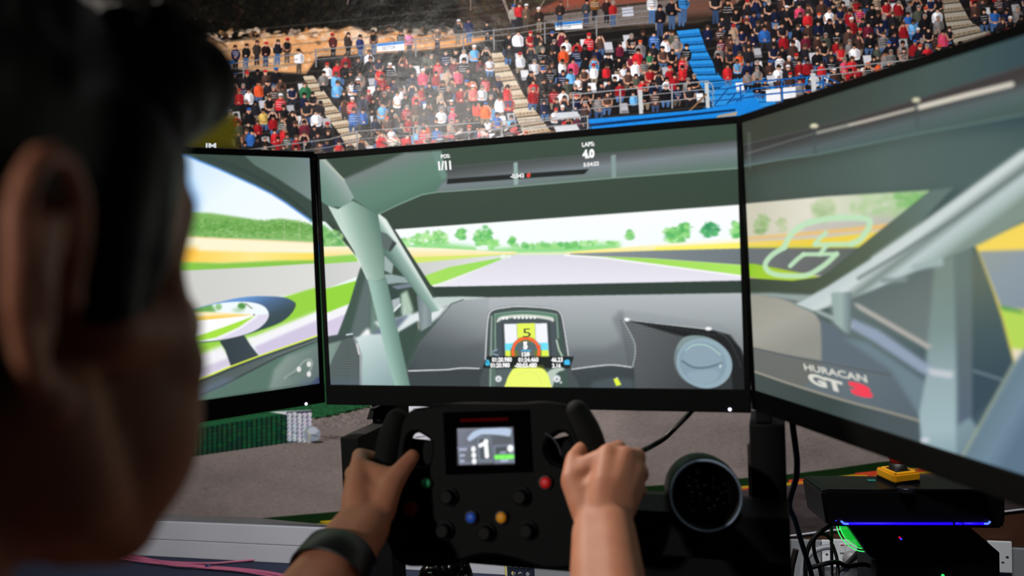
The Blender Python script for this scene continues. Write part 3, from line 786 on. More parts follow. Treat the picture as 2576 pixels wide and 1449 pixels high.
# ------------------------------------------------------------------ three monitors
MW, MH = 0.598, 0.3364
MC = np.array([0, 0, 1.0])
def side_frame(side, a, b, dz, tilt, roll):
    d = np.array([side * math.cos(a), -math.sin(a), 0]); n = np.array([-side * math.sin(a), -math.cos(a), 0]); up = np.array([0, 0, 1.0])
    d2 = d * math.cos(roll) + up * math.sin(roll); u2 = up * math.cos(roll) - d * math.sin(roll)
    u3 = u2 * math.cos(tilt) + n * math.sin(tilt)
    O = MC + np.array([side * (MW / 2 + b), 0, dz])
    return O, d2, u3, b
pp = [0.0447] * 7 + [0.9674, 0.0087, 0.0021, 0.035, -0.0087, 1.026, 0.0069, -0.0008, 0.0301, -0.0131]
FL = side_frame(-1, *pp[7:12]); FR = side_frame(1, *pp[12:17])
class Plane: pass
def mk(O, X, Y):
    p = Plane(); p.O, p.X, p.Y = np.array(O), nrm(X), nrm(Y); p.N = nrm(np.cross(p.X, p.Y))
    if p.N @ (CP - p.O) < 0: p.N = -p.N
    return p
# local u runs to the viewer's right on every screen; u=0 at the screen's left edge, v=0 at mid height
PC_ = mk(MC - np.array([MW / 2, 0, 0]), [1, 0, 0], [0, 0, 1])
PL_ = mk(FL[0] + FL[1] * (FL[3] + MW), -FL[1], FL[2])
PR_ = mk(FR[0] + FR[1] * FR[3], FR[1], FR[2])
def on(p, px, py, off=0.0):
    return on_plane(px, py, p.O + p.N * off, p.N)
def pt(p, u, v, off=0.0): return p.O + p.X * u + p.Y * v + p.N * off
shell_m = mat('monitor_black_plastic', (9, 9, 10), 0.6, spec=0.12, bump=(900, 0.1))
back_m = mat('monitor_back_plastic', (20, 20, 22), 0.55)
screen_m = print_mat('lit_screen', 0.5, 0.15, True)
def adaptive(p, v, step_px, lo, hi, coarse):
    """u positions with about step_px between neighbours inside the picture columns lo..hi"""
    us = [0.0]
    while us[-1] < MW:
        u = us[-1]; x0, _ = project(pt(p, u, v)); x1, _ = project(pt(p, u + 1e-3, v))
        s = step_px if lo - 30 < x0 < hi + 30 and 0 < x1 - x0 else coarse
        us.append(u + min(0.012, s / max(abs(x1 - x0), 1e-3) * 1e-3))
    us[-1] = MW
    return np.array(us)
def monitor(p, label, canvas, us, nv, led=None, ledcol=(235, 230, 255), bb=0.030):
    base = p.O + p.X * MW / 2
    mon = empty('monitor', base - p.Y * (MH / 2 + 0.03) - p.N * 0.02, label, 'monitor', 'three monitors wrapped around the driving seat')
    bt, bs = 0.0095, 0.0075
    R3 = np.stack([p.X, -p.N, p.Y], 1)
    # bezel: four bars standing 2 mm proud of the panel, joined as one frame
    bm = bmesh.new()
    def bar(u0, u1, v0, v1, n0, n1, bev=0.0012):
        c = pt(p, (u0 + u1) / 2, (v0 + v1) / 2, (n0 + n1) / 2); add_box(bm, c, u1 - u0, n1 - n0, v1 - v0, R3, bev)
    bar(-bs, MW + bs, MH / 2, MH / 2 + bt, -0.024, 0.002); bar(-bs, MW + bs, -MH / 2 - bb, -MH / 2, -0.024, 0.0025)
    bar(-bs, 0, -MH / 2, MH / 2, -0.024, 0.002); bar(MW, MW + bs, -MH / 2, MH / 2, -0.024, 0.002)
    adopt(bm_obj('bezel', bm, shell_m), mon)
    bm = bmesh.new(); bar(-bs + .002, MW + bs - .002, -MH / 2 - bb + .002, MH / 2 + bt - .002, -0.028, -0.003); bar(.12, MW - .12, -.11, .1, -.05, -.02, .008)
    adopt(bm_obj('back_cover', bm, back_m), mon)
    V = np.linspace(-MH / 2, MH / 2, nv)
    g = p.O + p.X * us[None, :, None] + p.Y * V[:, None, None]
    painted_grid('screen', [g], canvas, screen_m, mon)
    if led:
        bm = bmesh.new(); c = on(p, led[0], led[1], 0.0028); add_ellipsoid(bm, c, 0.0021, 0.0021, 0.0021, None, 10, 6)
        adopt(bm_obj('power_light', bm, glow('standby_light', ledcol, 2.2)), mon)
    return mon

# ---- centre picture: the view over the dashboard
C = Canvas(770, 280, 1910, 1010, (56, 72, 63))
C.poly([(770, 280), (1910, 280), (1910, 620), (770, 620)], G((1300, 330), (1300, 600), (58, 76, 64), (54, 68, 58)))
# window content
win = [(993, 577), (1862, 515), (1900, 512), (1900, 705), (1869, 706), (1092, 723), (1083, 716)]
X_, Y_, wm = C.polymask(win, 0.8)
Wc = Canvas(770, 280, 1910, 1010, (252, 254, 255))
Wc.poly([(980, 560), (1900, 500), (1900, 640), (980, 640)], G((1400, 520), (1400, 640), (253, 253, 255), (246, 254, 255)))
R = random.Random(3)
def bush(cx, cy, rx, ry, n, cols, cv=Wc, al=.7, r0=3, r1=9, so=2):
    for _ in range(n):
        a = R.uniform(0, 6.28); q = math.sqrt(R.random())
        cv.ell(cx + rx * q * math.cos(a), cy + ry * q * math.sin(a), R.uniform(r0, r1), R.uniform(r0, r1) * .8, R.choice(cols), al, so)
lg = [(176, 236, 150), (140, 220, 120), (206, 246, 190), (120, 200, 110)]
mg = [(120, 206, 110), (90, 184, 100), (160, 226, 140)]
bush(1085, 604, 45, 20, 70, lg); bush(1105, 598, 16, 16, 25, lg); bush(1036, 612, 30, 14, 30, lg); bush(1161, 592, 10, 14, 26, mg); bush(1215, 596, 20, 26, 60, mg); bush(1240, 612, 14, 12, 26, lg); bush(1288, 606, 5, 12, 14, mg)
Wc.poly([(1000, 622), (1120, 612), (1240, 626), (1380, 616), (1560, 610), (1560, 640), (1000, 640)], (150, 224, 140), 5)
bush(1380, 618, 110, 6, 70, mg, al=.6); bush(1500, 612, 60, 4, 24, lg); bush(1584, 592, 7, 10, 18, mg); bush(1702, 588, 34, 16, 80, mg); bush(1722, 572, 14, 10, 26, mg); bush(1786, 578, 20, 18, 60, [(80, 176, 110), (110, 200, 130), (60, 150, 96)]); bush(1851, 578, 10, 20, 36, mg); bush(1700, 604, 30, 4, 14, lg)
Wc.poly([(1196, 620), (1226, 616), (1228, 630), (1200, 630)], (236, 250, 240), .8)
# left bank
Wc.poly([(1000, 621), (1100, 624), (1245, 632), (1300, 633), (1300, 640), (1020, 660)], G((1100, 622), (1100, 656), (255, 250, 226), (255, 222, 128)), 1)
Wc.poly([(1015, 648), (1235, 640), (1300, 638), (1300, 646), (1022, 668)], (214, 236, 110), 1.2)
Wc.poly([(1020, 664), (1240, 643), (1310, 640), (1300, 660), (1060, 700)], G((1040, 680), (1240, 645), (206, 210, 206), (226, 226, 226)), 1.2)
Wc.poly([(1040, 704), (1130, 672), (1295, 642), (1310, 644), (1290, 656), (1110, 712), (1060, 724)], G((1080, 700), (1290, 645), (170, 226, 96), (150, 224, 96)), 1)
Wc.poly([(1060, 730), (1276, 648), (1300, 643), (1304, 652), (1120, 724)], (240, 240, 240), 1.2)
# right bank
Wc.poly([(1420, 634), (1640, 616), (1866, 600), (1910, 598), (1910, 640), (1430, 644)], G((1640, 612), (1640, 640), (255, 250, 220), (255, 236, 120)), 1.2)
Wc.poly([(1650, 622), (1866, 610), (1910, 608), (1910, 628), (1640, 636)], (255, 244, 110), 1.5)
Wc.poly([(1300, 636), (1440, 634), (1440, 640), (1300, 641)], (236, 240, 200), 1.5)
Wc.poly([(1434, 638), (1660, 630), (1866, 625), (1910, 624), (1910, 680), (1870, 667), (1640, 650), (1434, 642)], G((1440, 640), (1880, 640), (140, 150, 156), (112, 122, 126)), 1)
Wc.poly([(1400, 641), (1640, 650), (1870, 667), (1910, 670), (1910, 700), (1868, 694), (1500, 646)], G((1500, 645), (1880, 680), (160, 220, 90), (176, 232, 100)), 1)
Wc.poly([(1285, 641), (1420, 641), (1520, 648), (1868, 693), (1910, 698), (1910, 730), (1080, 730), (1118, 718)], G((1380, 642), (1380, 720), (222, 220, 230), (238, 235, 246)), 1)
Wc.stroke([(1420, 642), (1520, 649), (1868, 695), (1900, 700)], 4, (252, 250, 255), 1, 1.2)
Wc.ell(1266, 646, 8, 6, (236, 250, 236), .9, 1.5); Wc.ell(1280, 645, 5, 4, (240, 250, 240), .9, 1.5)
C._blend(X_, Y_, wm, np.pad(Wc.a, ((0, 0), (0, 0), (0, 0)))[max(Y_, 0):, max(X_, 0):][:wm.shape[0], :wm.shape[1]].copy() if X_ >= 0 and Y_ >= 0 else Wc.a)
# roof bar
C.poly([(1100, 424), (1300, 406), (1600, 380), (1910, 350), (1910, 420), (1850, 424), (1540, 448), (1240, 474), (1090, 484)], G((1500, 384), (1508, 452), (72, 78, 78), (92, 98, 100), (122, 132, 138), (112, 126, 126), (98, 122, 112)), 1)
C.stroke([(1092, 484), (1240, 474), (1540, 448), (1910, 419)], 2.5, (136, 160, 148), 1, .8)
C.stroke([(1120, 420), (1300, 405), (1600, 379), (1910, 349)], 2.5, (88, 94, 94), .8, 1)
C.poly([(1126, 450), (1482, 425), (1470, 438), (1124, 463)], (26, 31, 31), .8)
C.poly([(1292, 409), (1302, 408), (1303, 464), (1293, 466)], (150, 176, 172), 1); C.poly([(1537, 391), (1549, 389), (1550, 446), (1539, 449)], (134, 156, 154), 1)
# lower sill
C.poly([(1083, 722), (1300, 718), (1869, 706), (1910, 705), (1910, 738), (1300, 748), (1100, 750)], (50, 65, 58), 1)
# dashboard
dash = [(1098, 748), (1220, 748), (1910, 736), (1910, 1010), (1000, 1010), (1030, 930)]
C.poly(dash, G((1450, 745), (1450, 975), (180, 186, 190), (162, 169, 172), (138, 145, 148), (108, 115, 119), (66, 74, 77)), 1)
C.poly([(1090, 748), (1160, 746), (1226, 748), (1180, 756), (1120, 768), (1080, 800)], (196, 210, 206), 1.5)
C.poly([(1165, 754), (1230, 750), (1228, 990), (1000, 990), (1030, 925), (1058, 860), (1115, 790), (1136, 764)], G((1200, 755), (1120, 960), (166, 173, 176), (142, 149, 152), (108, 115, 119), (80, 88, 92), (62, 70, 73)), 1.5)
C.poly([(1052, 872), (1120, 880), (1228, 858), (1228, 930), (1030, 934)], (82, 89, 94), 9, .55)
C.stroke([(1165, 754), (1136, 764), (1115, 790), (1058, 860), (1024, 930)], 3, (92, 100, 102), .9, 1.2)
C.poly([(1020, 936), (1225, 928), (1225, 1000), (1000, 1000)], (60, 68, 71), 1)
C.poly([(1434, 930), (1540, 919), (1596, 925), (1600, 1000), (1434, 1000)], (62, 70, 74), 1)
C.poly([(1490, 960), (1540, 950), (1600, 955), (1600, 1000), (1480, 1000)], (78, 90, 96), 3, .8)
C.poly([(1430, 880), (1520, 880), (1580, 850), (1598, 890), (1594, 922), (1540, 917), (1434, 928)], (98, 105, 110), 8, .6)
# vent pod with carbon face
C.curve([(1560, 800), (1572, 783), (1640, 790), (1800, 815), (1850, 838), (1884, 900), (1890, 1000), (1700, 1000)], (138, 145, 149), 3, .35)
C.poly([(1540, 800), (1566, 780), (1570, 806), (1598, 862), (1590, 900), (1560, 850)], (108, 115, 119), 5, .6)
C.poly([(1566, 803), (1620, 812), (1790, 830), (1838, 842), (1866, 880), (1878, 920), (1884, 1010), (1600, 1010), (1596, 926), (1600, 868)], G((1600, 830), (1800, 980), (106, 110, 113), (84, 88, 91), (56, 60, 62)), 1)
for k in range(30):
    y = 806 + k * 6.6
    C.stroke([(1560 + k * 1.2, y), (1640, y + 5), (1700, y + 26), (1760, y + 60)], 2.4, (58, 61, 63), .55, .9)
C.poly([(1570, 803), (1790, 830), (1830, 842), (1862, 876), (1880, 930), (1884, 1010), (1846, 1010), (1836, 900), (1790, 862), (1700, 842)], (32, 35, 36), 1.5)
for k in range(16): C.ell(1600 + k * 13, 810 + k * 2.2, 4, 1.6, (62, 66, 68), .7, 1)
for k in range(24):
    a = k / 24; C.ell(1806 + 60 * a, 838 + 90 * a * a, 1.6, 2.4, (74, 80, 82), .7, .8)
C.stroke([(1576, 804), (1640, 812), (1790, 829)], 2.2, (206, 212, 214), .9, .8); C.ell(1577, 804, 7, 4.5, (246, 250, 252), 1, 1.5); C.ell(1782, 827, 8, 4.5, (246, 248, 250), 1, 1.5)
C.ell(1748, 906, 52, 62, (118, 134, 138), 1, 1.5, -.2); C.curve([(1702, 880), (1716, 852), (1744, 844), (1780, 848), (1812, 866), (1820, 886), (1780, 868), (1740, 868)], (132, 150, 152), 1)
C.ell(1772, 914, 71, 62, (148, 172, 184), 1, 1.2, .35); C.ell(1768, 914, 60, 52, (134, 158, 172), 1, 1.5, .35)
C.stroke(smooth_path([(1724, 882), (1746, 868), (1780, 870), (1812, 892)], 6), 4, (176, 206, 200), .95, 1)
C.curve([(1718, 912), (1724, 884), (1750, 872), (1786, 876), (1812, 898), (1812, 916), (1770, 926)], (142, 164, 178), 1.5)
C.stroke(smooth_path([(1716, 908), (1745, 924), (1780, 924), (1814, 914)], 6), 5, (96, 118, 130), .95, 1.5)
C.ell(1812, 921, 3, 5, (206, 216, 220), .9, 1)
C.curve([(1728, 940), (1760, 932), (1806, 932), (1800, 956), (1770, 966), (1740, 958)], (146, 168, 182), 2)
# stitching
def stitches(cv, pts, gap=4.6, w=3.4, c=(206, 210, 212)):
    P = np.array(smooth_path(pts, 8)); d = np.r_[0, np.cumsum(np.hypot(*np.diff(P, axis=0).T))]
    cv.stroke(P, w + 2, (70, 76, 78), .6, .9)
    n = int(d[-1] / gap)
    for i in range(n):
        a, b = (i + .15) * gap, (i + .85) * gap
        cv.stroke([(np.interp(a, d, P[:, 0]), np.interp(a, d, P[:, 1])), (np.interp(b, d, P[:, 0]), np.interp(b, d, P[:, 1]))], w, c, .95, .7)
stitches(C, [(1027, 933), (1120, 930), (1160, 926), (1209, 927)]); stitches(C, [(1438, 929), (1490, 922), (1540, 918), (1591, 924)])
stitches(C, [(1591, 924), (1598, 890), (1596, 862), (1582, 832), (1567, 806)], 4.2, 2.6, (176, 184, 188))
# instrument binnacle
C.curve([(1222, 985), (1224, 900), (1230, 800), (1240, 780), (1300, 771), (1390, 776), (1412, 792), (1424, 860), (1436, 930), (1442, 985)], (74, 82, 84), 1)
C.poly([(1226, 990), (1230, 880), (1236, 796), (1250, 783), (1310, 777), (1390, 782), (1406, 796), (1416, 860), (1428, 940), (1430, 990)], (68, 88, 82), 1.2)
C.stroke([(1233, 985), (1237, 796)], 5, (150, 166, 158), .9, 1.2)
C.stroke(smooth_path([(1246, 880), (1246, 800), (1252, 790), (1320, 783), (1392, 790), (1400, 800), (1404, 850)], 6), 4, (136, 160, 148), .95, 1)
C.poly([(1250, 900), (1250, 802), (1262, 791), (1388, 794), (1398, 806), (1402, 900)], (76, 86, 92), 1)
C.curve([(1252, 800), (1262, 790), (1320, 786), (1386, 791), (1394, 800)], (96, 140, 116), 1.5)
C.curve([(1250, 806), (1262, 796), (1320, 791), (1384, 797), (1394, 806), (1390, 809), (1376, 804), (1320, 797), (1268, 803), (1252, 811)], (220, 222, 214), 1)
for x in (1266, 1275, 1295, 1305, 1315, 1325, 1335, 1345): C.ell(x, 799 - (0 if x > 1285 else -1.5), 3.4, 3.4, (252, 252, 252), 1, .8)
C.poly([(1262, 814), (1384, 812), (1388, 900), (1264, 900)], (64, 72, 76), 1)
C.stroke([(1400, 856), (1406, 880), (1416, 900)], 4, (206, 222, 206), .9, 1)
C.stroke([(1240, 884), (1250, 880)], 4, (150, 166, 190), .9, 1); C.stroke([(1240, 890), (1253, 894)], 4, (150, 166, 190), .9, 1)
C.poly([(1268, 815), (1376, 813), (1381, 898), (1272, 898)], (246, 248, 255), .8)
C.poly([(1300, 814), (1346, 813), (1347, 860), (1302, 862)], (232, 248, 92), .8)
C.poly([(1270, 864), (1378, 862), (1379, 882), (1271, 883)], (112, 226, 246), .8); C.poly([(1271, 882), (1379, 881), (1381, 898), (1272, 898)], (226, 246, 84), .8)
C.stroke([(1300, 815), (1302, 862)], 1.6, (150, 160, 150), .7); C.stroke([(1346, 815), (1348, 862)], 1.6, (150, 160, 150), .7)
X_, Y_, wm = C.polymask([(1284, 898), (1284, 880), (1292, 862), (1306, 850), (1322, 846), (1340, 850), (1354, 862), (1362, 880), (1362, 898)], .8)
C._blend(X_, Y_, wm, (46, 50, 34), .62)
C.ell(1323, 886, 22, 30, (96, 102, 104), .55, 1.5); C.poly([(1303, 866), (1345, 866), (1345, 898), (1303, 898)], (100, 106, 110), 1, .8)
arc = [(1323 + 33 * math.cos(t), 884 - 33 * math.sin(t)) for t in np.linspace(math.pi * 1.1, -math.pi * .1, 40)]
C.stroke(arc, 7, (255, 106, 58), 1, .8); C.stroke([(1352, 874), (1358, 871)], 6, (240, 90, 60), 1, .8)
C.stroke([(1312, 882), (1334, 882)], 3.2, (70, 190, 246), 1, .6)
C.poly([(1214, 926), (1224, 896), (1444, 897), (1434, 926)], (27, 31, 31), .8, .9)
C.curve([(1222, 911), (1226, 904), (1232, 911), (1231, 918), (1226, 920), (1221, 917)], (70, 206, 250), .8); C.ell(1226.5, 912.5, 2, 2, (20, 70, 90), .8)
C.curve([(1420, 907), (1431, 905), (1434, 916), (1430, 918), (1420, 917)], (70, 196, 250), .8)
C.curve([(1234, 1000), (1238, 930), (1246, 928), (1250, 960), (1240, 985)], (110, 136, 124), 1.5, .6)
C.poly([(1250, 928), (1290, 928), (1275, 1000), (1242, 1000)], (92, 102, 106), 2, .8)
C.curve([(1374, 945), (1386, 930), (1410, 924), (1420, 930), (1400, 940), (1388, 975)], (188, 202, 192), 1.2)
C.ell(1254, 953, 8, 8, (226, 230, 232), 1, 1.2); C.ell(1401, 953, 9, 9, (222, 228, 232), 1, 1.2); C.ell(1411, 962, 3, 3, (206, 212, 216), 1, 1); C.ell(1254, 954, 2, 2, (100, 106, 110), 1); C.ell(1401, 954, 2.4, 2.4, (110, 116, 120), 1)
C.curve([(1270, 1000), (1273, 962), (1284, 937), (1296, 926), (1330, 920), (1362, 926), (1376, 938), (1384, 962), (1386, 1000)], (240, 252, 116), .8)
C.stroke(smooth_path([(1296, 946), (1330, 934), (1354, 946), (1362, 966)], 6), 2.5, (226, 240, 120), .8, 1)
C.poly([(1288, 926), (1372, 926), (1366, 918), (1296, 918)], (120, 128, 40), 1, .5)
C.poly([(1543, 953), (1554, 951), (1563, 968), (1550, 971)], (232, 250, 70), .8); C.ell(1552, 951, 2.4, 2, (220, 224, 224), 1)
stitches(C, [(1221, 905), (1223, 860), (1228, 800), (1240, 780), (1275, 773), (1310, 770.5), (1385, 776), (1410, 788), (1420, 830), (1430, 895)], 4.4, 3.6)
# left window and door in the centre picture
C.poly([(790, 540), (813, 552), (840, 580), (878, 624), (910, 660), (880, 770), (840, 860), (790, 870)], (238, 250, 248), 1)
C.poly([(790, 562), (815, 566), (850, 596), (876, 622), (790, 626)], (118, 186, 104), 2.5)
bush(840, 600, 30, 18, 50, [(90, 160, 90), (150, 206, 120), (180, 220, 150)], C, .5, 3, 7)
C.poly([(790, 620), (876, 620), (890, 640), (790, 650)], G((840, 620), (840, 650), (255, 246, 214), (255, 222, 130)), 1.5)
C.poly([(790, 648), (890, 640), (900, 652), (900, 660), (790, 668)], (150, 212, 90), 2)
C.poly([(790, 666), (904, 658), (912, 690), (818, 728), (790, 732)], G((810, 690), (900, 670), (206, 208, 205), (216, 216, 214)), 1)
C.poly([(790, 732), (818, 727), (890, 708), (920, 700), (880, 768), (790, 806)], (150, 216, 62), 1.2)
C.poly([(790, 800), (884, 762), (870, 790), (790, 826)], (246, 246, 250), 1.5); C.poly([(790, 822), (874, 788), (850, 846), (790, 866)], (216, 206, 230), 1.5)
C.poly([(790, 440), (813, 530), (838, 562), (874, 604), (915, 660), (905, 640), (880, 560), (830, 500), (790, 470)], (58, 74, 66), 1)
C.curve([(790, 430), (830, 500), (880, 560), (900, 640), (890, 625), (840, 562), (800, 546)], (60, 76, 68), 1)
C.poly([(906, 674), (940, 690), (990, 700), (1040, 800), (1000, 900), (900, 900), (848, 846), (880, 760)], (66, 86, 78), 1.2)
C.poly([(918, 700), (936, 690), (928, 840), (896, 850), (880, 846)], (98, 112, 112), 3, .9)
C.poly([(936, 690), (960, 690), (990, 830), (930, 850)], (120, 146, 136), 3, .8)
C.poly([(966, 690), (985, 690), (1034, 700), (1030, 712), (1000, 712), (972, 716)], (150, 170, 170), 1.5); C.poly([(966, 640), (990, 664), (986, 690), (966, 680)], (160, 178, 176), 1.5)
C.poly([(972, 716), (1010, 716), (1016, 740), (985, 760), (970, 740)], (54, 72, 66), 2); C.poly([(984, 720), (1034, 712), (1050, 712), (1036, 722), (1000, 728)], (120, 132, 146), 1.5)
C.poly([(985, 755), (1005, 748), (1008, 770), (990, 785)], (176, 186, 190), 1.2); C.poly([(1008, 740), (1024, 730), (1040, 780), (1030, 800), (1010, 790)], (176, 200, 182), 3)
C.stroke([(990, 784), (1007, 766)], 4, (236, 240, 242), 1, 1); C.stroke([(1014, 794), (1020, 776)], 3, (200, 210, 210), 1, 1)
C.poly([(1000, 820), (1060, 800), (1106, 772), (1122, 772), (1114, 790), (1056, 862), (1030, 925), (985, 935), (960, 860)], (66, 84, 78), 1.5)
C.poly([(940, 810), (1000, 800), (1050, 785), (1100, 770), (1124, 772), (1108, 794), (1082, 815), (1050, 808), (1002, 836), (985, 850)], (226, 234, 236), 3)
C.poly([(920, 850), (960, 820), (1000, 800), (1030, 792), (1010, 815), (980, 850)], (110, 124, 140), 3)
C.curve([(905, 850), (925, 826), (932, 840), (932, 852), (925, 862)], (250, 250, 250), 3)
C.poly([(890, 850), (920, 842), (960, 840), (990, 880), (992, 1000), (904, 1000)], G((900, 850), (980, 960), (212, 226, 228), (176, 198, 198), (146, 170, 172)), 2)
C.poly([(1052, 806), (1056, 824), (1046, 850), (1048, 820)], (196, 190, 180), 1.5)
C.poly([(1005, 836), (1050, 810), (1054, 836), (1022, 920), (1000, 880)], (60, 80, 72), 2)
C.poly([(790, 852), (885, 836), (888, 846), (850, 862), (790, 876)], (66, 78, 78), 1.2); C.stroke([(872, 842), (886, 840)], 4, (200, 216, 220), 1, 1)
C.poly([(790, 874), (862, 856), (840, 900), (826, 930), (790, 940)], (128, 150, 140), 2)
C.poly([(862, 852), (890, 846), (904, 880), (908, 1000), (810, 1000), (836, 905)], (74, 84, 84), 1)
for k in range(22): C.stroke([(846 - k * 1.6, 866 + k * 5), (880, 852 + k * 6), (900, 860 + k * 6.5)], 2.2, (116, 128, 128), .7, .8)
C.stroke([(892, 850), (908, 896), (906, 990)], 7, (150, 156, 158), .8, 2); C.stroke([(898, 866), (903, 890)], 4, (232, 226, 226), .9, 1.5)
C.poly([(800, 950), (905, 950), (905, 1000), (800, 1000)], (86, 100, 116), 6, .5)
# roll cage tubes
C.poly([(1048, 742), (1085, 742), (1086, 818), (1058, 834), (1054, 800)], G((1050, 780), (1086, 780), (112, 126, 130), (146, 160, 162), (120, 134, 140)), 1)
C.poly([(949, 534), (972, 552), (1024, 640), (1108, 781), (1086, 786), (1050, 742), (1020, 700), (964, 636)], G((1016, 700), (1046, 680), (92, 122, 112), (126, 156, 146), (150, 180, 170), (226, 238, 232)), 1)
C.poly([(950, 580), (974, 588), (997, 612), (980, 634), (956, 620), (946, 600)], (92, 106, 104), 1.2); C.poly([(988, 606), (998, 612), (982, 634), (978, 628)], (60, 70, 70), 1)
C.poly([(1020, 385), (1110, 380), (1122, 450), (1094, 484), (1060, 492), (968, 530), (950, 540), (886, 500), (866, 452)], G((960, 420), (1000, 520), (116, 130, 126), (100, 132, 118), (94, 130, 114), (84, 118, 102)), 1)
C.stroke([(866, 452), (1020, 386)], 8, (112, 122, 122), .6, 3)
C.poly([(1086, 382), (1110, 380), (1126, 446), (1112, 452)], (112, 144, 134), 2, .8)
C.stroke([(950, 540), (1000, 516), (1060, 490), (1094, 484)], 3, (136, 170, 152), .8, 1)
C.poly([(798, 396), (818, 398), (866, 452), (890, 496), (876, 522), (828, 520), (798, 500)], G((800, 470), (860, 420), (104, 138, 124), (122, 150, 138), (150, 168, 164), (190, 196, 190)), 1)
C.stroke([(806, 396), (866, 453)], 4, (196, 196, 180), .8, 1.2)
C.poly([(826, 518), (850, 526), (888, 505), (950, 538), (966, 640), (967, 700), (944, 708), (924, 703), (892, 632), (858, 580)], G((880, 610), (966, 580), (196, 218, 206), (150, 180, 166), (118, 150, 136), (84, 116, 104)), 1)
C.stroke([(828, 520), (892, 632), (924, 702)], 3, (214, 230, 220), .8, 1.2)
C.poly([(924, 702), (946, 708), (972, 700), (1032, 972), (992, 972)], G((948, 850), (1012, 836), (172, 204, 194), (152, 186, 174), (120, 152, 142), (92, 122, 112)), 1)
C.a += (vnoise(C.h, C.w, 2, 91)[..., None] - .5) * 4
stitch_us = adaptive(PC_, 0, 1.7, 780, 1900, 1.7)
cen = monitor(PC_, 'centre monitor showing the view over a dashboard onto a racetrack', C, stitch_us, 366, (1836, 1030))
white_t = glow('screen_text_white', (255, 255, 255), 1.0); black_t = glow('screen_text_dark', (58, 62, 40), 1.0); red_t = glow('screen_text_red', (255, 60, 40), 1.0)
def screen_text(p, mon, s, bl, br, tl, m_=white_t, bold=0.03, lift=0.0006):
    O, a, b = on(p, *bl), on(p, *br), on(p, *tl)
    return text_on('lettering', s, O, a - O, b - O, p.N, m_, mon, bold, lift)
screen_text(PC_, cen, 'POS:', (1110, 399), (1133, 397), (1109, 389)); screen_text(PC_, cen, '1/11', (1104, 429), (1136, 427), (1102, 406), bold=0.05)
screen_text(PC_, cen, 'LAPS:', (1465, 370), (1496, 367), (1464, 359)); screen_text(PC_, cen, '4.0', (1466, 400), (1496, 397), (1465, 377), bold=0.06); screen_text(PC_, cen, '5:54:22', (1468, 420), (1507, 416), (1468, 410))
screen_text(PC_, cen, '-0.043', (1285, 449), (1319, 447), (1284, 438)); screen_text(PC_, cen, '0', (1325, 447), (1334, 446), (1326, 436), red_t, 0.06)
screen_text(PC_, cen, '5', (1316, 849), (1336, 848), (1315, 827), black_t, 0.0); screen_text(PC_, cen, '5', (1317, 879), (1328, 879), (1316, 859), bold=0.08); screen_text(PC_, cen, '128', (1313, 897), (1333, 896), (1313, 886), bold=0.05)
for s, x0, x1, y0, y1 in (('01:20.980', 1238, 1288, 911, 899), ('01:24.460', 1304, 1355, 911, 899), ('46.23', 1387, 1416, 911, 899), ('01:20.980', 1234, 1283, 925, 913), ('-00:03.480', 1295, 1351, 925, 913), ('2.16', 1389, 1411, 925, 914)):
    screen_text(PC_, cen, s, (x0, y0), (x1, y0 - .5), (x0, y1), bold=0.045)
del C, Wc

# ---- left picture: side window and door mirror
L = Canvas(180, 320, 830, 1100, (62, 78, 71))
L.poly([(180, 300), (830, 300), (830, 620), (180, 620)], (62, 78, 71))
L.poly([(604, 380), (830, 380), (830, 540), (785, 506), (700, 450), (640, 415)], G((640, 400), (790, 470), (98, 118, 112), (108, 128, 122), (124, 142, 140)), 1.5)
L.poly([(740, 380), (830, 380), (830, 440)], (120, 134, 158), 10, .6)
for k in range(26):
    t = k / 26; x = 500 + 285 * t; y = 402 + 40 * t + 112 * t * t
    L.stroke([(x - 4, y - 13), (x + 6, y + 2)], 4, (48, 60, 58), .55, 1)
sidewin = [(180, 380), (440, 386), (470, 392), (503, 406), (548, 424), (596, 446), (640, 466), (684, 488), (720, 511), (752, 534), (785, 557), (830, 590), (830, 838), (798, 845), (651, 896), (581, 922), (483, 963), (180, 1080)]
L.poly(sidewin, G((500, 400), (640, 560), (214, 236, 255), (240, 252, 255), (246, 253, 255)), 1)
L.stroke(sidewin[1:12], 5, (96, 156, 240), .8, 2)
L.poly([(430, 380), (470, 392), (480, 440), (505, 500), (500, 540), (440, 560)], (150, 200, 255), 10, .8)
L.poly([(180, 520), (480, 534), (530, 536), (600, 546), (662, 556), (705, 550), (750, 556), (830, 580), (830, 612), (660, 604), (470, 598), (180, 590)], G((600, 545), (600, 600), (130, 184, 98), (104, 164, 78), (140, 190, 110)), 2.5)
for _ in range(500):
    x = R.uniform(470, 800); y = R.uniform(552, 600); L.ell(x, y, R.uniform(2, 6), R.uniform(1, 3), R.choice([(86, 150, 66), (150, 200, 120), (120, 176, 90), (170, 210, 140)]), .4, 1)
for x in (715, 753): L.stroke([(x, 552), (x + 1, 606)], 2, (176, 206, 150), .8, 1)
L.poly([(180, 590), (480, 596), (830, 614), (830, 630), (480, 632), (180, 630)], (255, 248, 214), 2); L.poly([(180, 622), (480, 630), (830, 636), (830, 662), (480, 664), (180, 664)], G((480, 640), (790, 640), (255, 214, 96), (255, 236, 146), (255, 226, 100)), 3)
L.stroke([(470, 596), (790, 611)], 3, (255, 214, 150), .8, 1.2); L.poly([(440, 620), (500, 622), (485, 660), (440, 660)], (250, 190, 70), 6, .8)
L.poly([(180, 660), (480, 660), (560, 662), (700, 656), (830, 654), (830, 664), (480, 684), (180, 690)], (138, 200, 78), 2.5)
L.poly([(180, 686), (480, 680), (650, 672), (830, 660), (830, 716), (760, 734), (640, 760), (480, 800), (180, 860)], G((500, 720), (780, 690), (210, 210, 206), (222, 222, 218)), 1)
